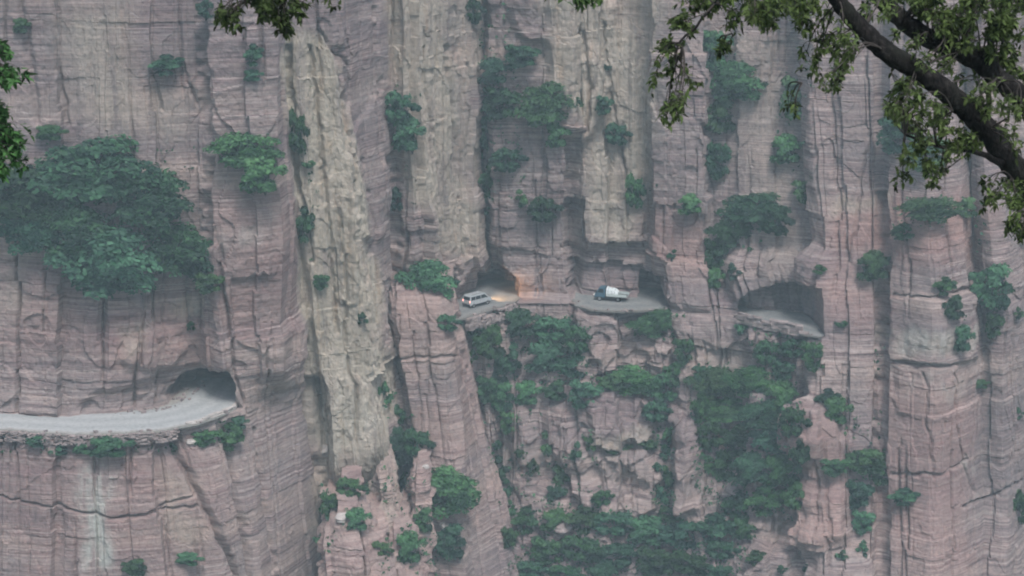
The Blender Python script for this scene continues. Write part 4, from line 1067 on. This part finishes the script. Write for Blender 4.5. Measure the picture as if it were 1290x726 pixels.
# fallen blocks that lie on the slope
def boulder(px, py, r, label, mat, sq=(1, .9, .7)):
    h = hit(px, py)
    if not h: return
    import bmesh
    bm = bmesh.new(); bmesh.ops.create_icosphere(bm, subdivisions=4, radius=1)
    mpp = h[0].length/FPX; sd = random.uniform(0, 99); sh = int(sd)
    dirs = [Vector((random.gauss(0, 1), random.gauss(0, 1), random.gauss(0, 1))).normalized() for _ in range(9)]
    cut = [random.uniform(.55, .9) for _ in dirs]
    for v in bm.verts:
        for d, c in zip(dirs, cut):
            e = v.co.dot(d)
            if e > c: v.co -= d*(e-c)
    for v in bm.verts:
        v.co *= 1+.06*math.sin(9*v.co.z+sd)
        v.co = Vector((v.co.x*sq[0], v.co.y*sq[1], v.co.z*sq[2]))
    me = bpy.data.meshes.new('boulder'); bm.to_mesh(me); bm.free(); me.materials.append(mat)
    o = link('boulder', me); o.scale = (r*mpp,)*3; o.location = h[0]-Vector((0, .2*r*mpp, 0)); o.rotation_euler = (random.uniform(-.2, .2), random.uniform(-.2, .2), random.uniform(0, 6))
    tag(o, label, 'boulder'); return o
boulder(410, 567, 8, 'white fresh rock lump low on the side of the pale pillar', M_PALE_STONE, (.7, .8, 1.2))
boulder(561, 663, 8, 'pale boulder beside the foot of the smooth buttress', M_PALE_STONE)
boulder(536, 588, 5, 'small pale boulder between the pinnacles and the round shrub', M_PALE_STONE)
boulder(708, 664, 12, 'broad pale boulder sitting in the bottom thicket', M_RUBBLE, (1.2, .9, .7))
boulder(846, 670, 6, 'small white boulder in the middle of the bottom thicket', M_PALE_STONE)
boulder(926, 610, 14, 'flat pinkish boulder in the great thicket', M_RUBBLE, (1.6, .9, .5))
boulder(432, 652, 9, 'pale boulder on the broken rock under the pale pillar', M_PALE_STONE, (1.1, .9, .8))
boulder(240, 556, 7, 'pale block lodged under the bend of the left road', M_PALE_STONE, (1.1, .9, .5))
# ---------------------------------------------------------------- the near tree and boughs
def leaf(V, F, A, p, d, up, l, w, sh):
    d = d.normalized(); s = d.cross(up)
    if s.length < .05: s = d.orthogonal()
    s.normalize(); n = s.cross(d); q = len(V)
    V += [tuple(p), tuple(p+d*l*.35+s*w*.5+n*w*.12), tuple(p+d*l*.4-n*w*.04), tuple(p+d*l*.35-s*w*.5+n*w*.12), tuple(p+d*l*.72+s*w*.32-n*l*.04), tuple(p+d*l*.74-n*l*.09), tuple(p+d*l*.72-s*w*.32-n*l*.04), tuple(p+d*l-n*l*.2)]
    F += [(q, q+1, q+2), (q, q+2, q+3), (q+1, q+4, q+5), (q+1, q+5, q+2), (q+2, q+5, q+6), (q+2, q+6, q+3), (q+4, q+7, q+5), (q+5, q+7, q+6)]
    A += [sh]*8
def rnd(s=1): return Vector((random.gauss(0, s), random.gauss(0, s), random.gauss(0, s)))
class Spray:
    def __init__(s): s.V = []; s.F = []; s.A = []; s.w = MB()
    def twig(s, a, b, r, leaves, size, sag=.1):
        L = (b-a).length; pts = []
        side = rnd(.07*L)
        for i in range(7):
            t = i/6; pts.append(a+(b-a)*t+side*math.sin(math.pi*t)+Vector((0, 0, sag*L*math.sin(math.pi*t))))
        s.w.tube(pts, [r*(1-.75*i/6) for i in range(7)], 5)
        for k in range(leaves):
            t = random.uniform(.25, 1)**.7; i = min(5, int(t*6)); p = pts[i]+(pts[i+1]-pts[i])*(t*6-i)
            d = (b-a).normalized()*.6+rnd(.66)+Vector((0, 0, -.2))
            leaf(s.V, s.F, s.A, p, d, Vector((0, 0, 1))+rnd(.45), size*random.uniform(.65, 1.25), size*random.uniform(.36, .5), random.random()**1.25)
        return pts
    def fill(s, poly, anchors, n, dist, size=.06, leaves=9, dj=.8, group=7, r=.0048):
        n = int(n*2.45); xs = [p[0] for p in poly]; ys = [p[1] for p in poly]; T = []
        while len(T) < n:
            x = random.uniform(min(xs), max(xs)); y = random.uniform(min(ys), max(ys))
            if inpoly(np.array([x]), np.array([y]), poly)[0]: T.append((x, y))
        for g in range(0, n, group):
            c = T[g]; mem = sorted(T, key=lambda q: math.hypot(q[0]-c[0], q[1]-c[1]))[:group]
            m = (sum(q[0] for q in mem)/len(mem), sum(q[1] for q in mem)/len(mem))
            a = min(anchors, key=lambda q: math.hypot(q[0]-m[0], q[1]-m[1])+random.uniform(0, 60))
            dd = dist+random.uniform(-dj, dj)
            A = near(a[0], a[1], a[2] if len(a) > 2 else dist); M = near(m[0], m[1], dd)
            path = s.twig(A, M, r*1.6, 2, size, .12)
            for q in mem:
                s.twig(path[random.randint(3, 6)], near(q[0]+random.uniform(-6, 6), q[1]+random.uniform(-6, 6), dd+random.uniform(-.3, .3)), r*.55, leaves, size, .06)
    def build(s, parent, leafname='crown', twigname='twigs'):
        me = np_mesh(leafname, s.V, s.F, [M_NEAR_LEAF]); a_ = me.attributes.new('shade', 'FLOAT', 'POINT'); a_.data.foreach_set('value', np.array(s.A, np.float32))
        link(leafname, me, parent); s.w.build(twigname, M_BARK, parent)
def limb(name, pts, parent, knob=.035):
    P = []; Rr = []
    for i in range(len(pts)-1):
        a, b = pts[i], pts[i+1]
        for k in range(6):
            t = k/6; px, py, d, w = [a[j]+(b[j]-a[j])*t for j in range(4)]
            P.append(near(px, py, d)+rnd(.004)); Rr.append(.93*w/2*d/FPX*(1+random.uniform(-knob, knob)))
    px, py, d, w = pts[-1]; P.append(near(px, py, d)); Rr.append(w/2*d/FPX)
    o = MB().tube(P, Rr, 18).build(name, M_BARK_NEAR, parent, smooth=True)
    return o
def bark_near():
    m, nt, b = nodes('near_bark'); tc = N(nt, 'ShaderNodeTexCoord')
    mp = N(nt, 'ShaderNodeMapping'); mp.inputs['Scale'].default_value = (14, 14, 9); nt.links.new(tc.outputs['Object'], mp.inputs[0])
    n = N(nt, 'ShaderNodeTexNoise', Scale=1.6, Detail=8.0, Roughness=.7); nt.links.new(mp.outputs[0], n.inputs['Vector'])
    n2 = N(nt, 'ShaderNodeTexNoise', Scale=.35, Detail=4.0); nt.links.new(mp.outputs[0], n2.inputs['Vector'])
    c = ramp(nt, n.outputs['Fac'], [(.34, (.006, .006, .006)), (.5, (.018, .017, .0165)), (.7, (.06, .055, .052))])
    c = mix(nt, ramp(nt, n2.outputs['Fac'], [(.5, 0), (.7, .5)]), c, (.03, .036, .026))
    nt.links.new(c, b.inputs['Base Color']); b.inputs['Roughness'].default_value = .95
    bp = N(nt, 'ShaderNodeBump', Strength=.9, Distance=.05); nt.links.new(n.outputs['Fac'], bp.inputs['Height']); nt.links.new(bp.outputs[0], b.inputs['Normal'])
    return m
M_BARK_NEAR = bark_near()
D0 = 15.0
tree = empty('tree', near(1420, 520, D0+.3))
tag(tree, 'dark foreground tree whose two thick boughs cross the top right corner', 'tree')
tree_inv = Matrix.Translation(tree.location).inverted()
L1 = [(1036, -30, 14.4, 17), (1056, 2, 14.5, 23), (1087, 38, 14.6, 25), (1115, 65, 14.6, 28), (1153, 87, 14.7, 28), (1184, 110, 14.8, 30), (1215, 134, 14.9, 31), (1243, 163, 15, 31), (1264, 196, 15.1, 32), (1294, 226, 15.15, 35), (1340, 290, 15.2, 38), (1400, 400, 15.3, 44)]
L2 = [(1088, -40, 15.6, 18), (1112, 2, 15.6, 22), (1139, 28, 15.6, 25), (1173, 51, 15.6, 26), (1208, 64, 15.6, 27), (1236, 79, 15.6, 28), (1261, 103, 15.6, 29), (1292, 126, 15.6, 30), (1350, 220, 15.5, 36), (1402, 400, 15.3, 42)]
objs = [limb('limb', L1, tree), limb('limb', L2, tree),
        limb('trunk', [(1401, 396, 15.3, 62), (1412, 520, 15.3, 68), (1420, 760, 15.2, 72), (1425, 1150, 15.0, 84)], tree)]
objs.append(limb('limb', [(1262, 205, 15.0, 10), (1225, 190, 14.8, 7), (1180, 185, 14.7, 5), (1140, 170, 14.6, 3)], tree))
objs.append(limb('limb', [(1250, 90, 15.6, 8), (1245, 135, 15.3, 6), (1215, 130, 15.2, 4)], tree))
objs.append(limb('limb', [(1056, -20, 14.5, 8), (980, -14, 14.3, 7), (900, 5, 14.2, 5), (872, 40, 14.1, 3)], tree))
sp = Spray()
a1 = [(p[0], p[1], p[2]) for p in L1[:9]]; a2 = [(p[0], p[1], p[2]) for p in L2[:7]]
top = [(980, -14, 14.3), (930, -5, 14.2), (900, 5, 14.2), (1030, -20, 14.4)]
sp.fill([(862, -10), (1010, -14), (1015, 40), (985, 34), (955, 62), (905, 55), (892, 40), (850, 32)], top, 84, 14.2, group=8)
sp.fill([(842, 28), (862, 20), (882, 42), (858, 52), (842, 40)], [(872, 40, 14.1)], 8, 14.1, leaves=7, group=4)
sp.fill([(818, 56), (852, 48), (872, 66), (868, 90), (886, 108), (876, 120), (868, 150), (880, 162), (850, 168), (824, 155), (836, 130), (812, 135), (818, 95)], [(872, 40, 14.1), (860, 60, 14.1)], 26, 14.1, leaves=7, group=6)
sp.fill([(895, 58), (918, 56), (912, 84), (900, 80)], [(915, 45, 14.2)], 5, 14.2, leaves=7, group=5)
sp.fill([(985, -10), (1048, -10), (1056, 20), (1090, 62), (1060, 60), (1040, 72), (1000, 40)], a1[:3]+top, 34, 14.4, group=7)
sp.fill([(1008, 58), (1050, 60), (1086, 58), (1070, 88), (1048, 118), (1012, 106), (1000, 90)], a1[1:4], 26, 14.4, leaves=7, group=6)
sp.fill([(980, 120), (1005, 126), (1004, 148), (990, 140)], [(1010, 105, 14.4)], 3, 14.4, leaves=4, group=3)
sp.fill([(1090, -10), (1300, -10), (1300, 110), (1255, 82), (1200, 58), (1150, 20)], a2, 240, 15.7, group=8, leaves=10)
sp.fill([(1070, -10), (1110, -10), (1150, 40), (1210, 80), (1290, 130), (1290, 190), (1220, 130), (1150, 80), (1090, 30)], a1+a2, 60, 15.2, group=5, leaves=6)
sp.fill([(1112, 118), (1150, 108), (1200, 145), (1240, 190), (1235, 215), (1190, 205), (1180, 235), (1150, 228), (1128, 245), (1122, 225), (1145, 190), (1120, 160)], [(1225, 190, 14.8), (1180, 185, 14.7), (1150, 110, 14.7), (1200, 140, 14.8), (1140, 170, 14.6)], 84, 14.7, group=7, leaves=8)
sp.fill([(1106, 114), (1140, 104), (1188, 140), (1176, 168), (1130, 162), (1112, 138)], [(1115, 65, 14.6), (1153, 87, 14.7), (1180, 185, 14.7)], 22, 14.65, group=6, leaves=8)
sp.fill([(1232, 220), (1290, 225), (1290, 305), (1262, 290), (1265, 262), (1235, 262), (1240, 240)], [(1275, 225, 15.1), (1300, 260, 15.1)], 38, 15, group=6, leaves=8)
sp.fill([(1180, 125), (1290, 170), (1290, 215), (1230, 170)], a1[4:8], 14, 15.1, group=4, leaves=6)
sp.build(tree)
bpy.context.view_layer.update()
for ch in tree.children: ch.matrix_parent_inverse = tree_inv
def bough(label, name, base, spec):
    e = empty(name, near(*base)); tag(e, label, 'branch'); inv = Matrix.Translation(e.location).inverted()
    s = Spray()
    for poly, anch, n, dist, kw in spec: s.fill(poly, anch, n, dist, **kw)
    s.build(e, 'leaves', 'twigs')
    for ch in e.children: ch.matrix_parent_inverse = inv
bough('dark leafy branch tips hanging from the top edge over the banded buttress', 'tree_branch', (360, -60, 13.5), [
    ([(285, -12), (385, -12), (384, 30), (372, 48), (352, 46), (348, 22), (300, 26)], [(330, -50, 13.5), (370, -50, 13.5), (345, -50, 13.5)], 70, 13.5, dict(group=7, leaves=9, dj=.4)),
    ([(262, 18), (300, 10), (318, 30), (292, 44), (284, 36)], [(300, -20, 13.5), (320, 0, 13.5)], 14, 13.5, dict(group=5, leaves=7, dj=.3)),
    ([(388, -10), (412, -8), (428, 20), (415, 8)], [(390, -40, 13.5)], 4, 13.5, dict(group=3, leaves=4, dj=.2))])
bough('dark leafy branch hanging down the left edge', 'tree_branch', (-60, 60, 13), [
    ([(-30, 55), (12, 58), (18, 78), (-20, 90)], [(-60, 60, 13)], 10, 13, dict(group=4, leaves=7, dj=.3)),
    ([(-30, 92), (30, 94), (38, 102), (10, 112), (-20, 110)], [(-60, 80, 13)], 14, 13, dict(group=5, leaves=7, dj=.3)),
    ([(-30, 118), (22, 130), (42, 160), (36, 196), (32, 222), (-10, 228), (-30, 200)], [(-60, 110, 13), (-50, 150, 13)], 74, 13, dict(group=7, leaves=9, dj=.4))])
bough('thin strip of dark leaves dipping in at the middle of the top edge', 'tree_branch', (760, -60, 14), [
    ([(672, -12), (762, -14), (752, 6), (728, 12), (700, 4)], [(740, -50, 14), (700, -50, 14)], 18, 14, dict(group=6, leaves=7, dj=.3))])
# ---------------------------------------------------------------- setting, air, light
def sheet(name, pts, mat):
    me = bpy.data.meshes.new(name); me.from_pydata(pts, [], [tuple(range(len(pts)))]); me.update(); me.materials.append(mat)
    return tag(link(name, me), kind='structure')
M_GROUND = paint('valley_ground', (.06, .08, .045), .95, noise=.4, spec=.1, scale=.08)
sheet('ground', [(-600, -300, -140), (600, -300, -140), (600, 700, -140), (-600, 700, -140)], M_GROUND)

hz = MB().box((0, 130, -66), (420, 420, 152)).build('haze', None)
hm = bpy.data.materials.new('haze'); hm.use_nodes = True; nt = hm.node_tree
for n in list(nt.nodes):
    if n.type != 'OUTPUT_MATERIAL': nt.nodes.remove(n)
pv = N(nt, 'ShaderNodeVolumePrincipled')
HAZE_D = .00061
pv.inputs['Color'].default_value = (.72, .92, 1.0, 1); pv.inputs['Density'].default_value = HAZE_D
nt.links.new(pv.outputs[0], nt.nodes['Material Output'].inputs['Volume'])
hz.data.materials.append(hm); tag(hz, kind='stuff')

w = bpy.data.worlds.new('World'); SC.world = w; w.use_nodes = True; nt = w.node_tree
bg = nt.nodes['Background']; sky = nt.nodes.new('ShaderNodeTexSky'); sky.sky_type = 'NISHITA'; sky.sun_disc = False
SUN_EL, SUN_AZ = R(60), R(160)      # azimuth clockwise from +Y: behind the camera, a little to the right
sky.sun_elevation = SUN_EL; sky.sun_rotation = SUN_AZ; sky.air_density = 1.0; sky.dust_density = 4.0; sky.ozone_density = 1.0; sky.altitude = 600
hs = N(nt, 'ShaderNodeHueSaturation'); hs.inputs['Saturation'].default_value = .85   # thin cloud greys the blue
nt.links.new(sky.outputs[0], hs.inputs['Color']); nt.links.new(hs.outputs[0], bg.inputs[0]); bg.inputs[1].default_value = .085
sd = bpy.data.lights.new('sun', 'SUN'); sd.energy = 1.5; sd.angle = R(18); sd.color = (1, .985, .965)
sun = link('sun', sd)
dv = Vector((math.sin(SUN_AZ)*math.cos(SUN_EL), math.cos(SUN_AZ)*math.cos(SUN_EL), math.sin(SUN_EL)))
sun.rotation_euler = dv.to_track_quat('Z', 'Y').to_euler(); sun.location = dv*400

SC.render.engine = 'CYCLES'
cy = SC.cycles
cy.use_denoising = True; cy.max_bounces = 6; cy.diffuse_bounces = 3; cy.transparent_max_bounces = 8; cy.volume_bounces = 1
cy.pixel_filter_type = 'BLACKMAN_HARRIS'; cy.filter_width = 1.9
cy.use_light_tree = False
SC.view_settings.view_transform = 'Standard'; SC.view_settings.look = 'None'
SC.view_settings.exposure = 0.86; SC.view_settings.gamma = 1
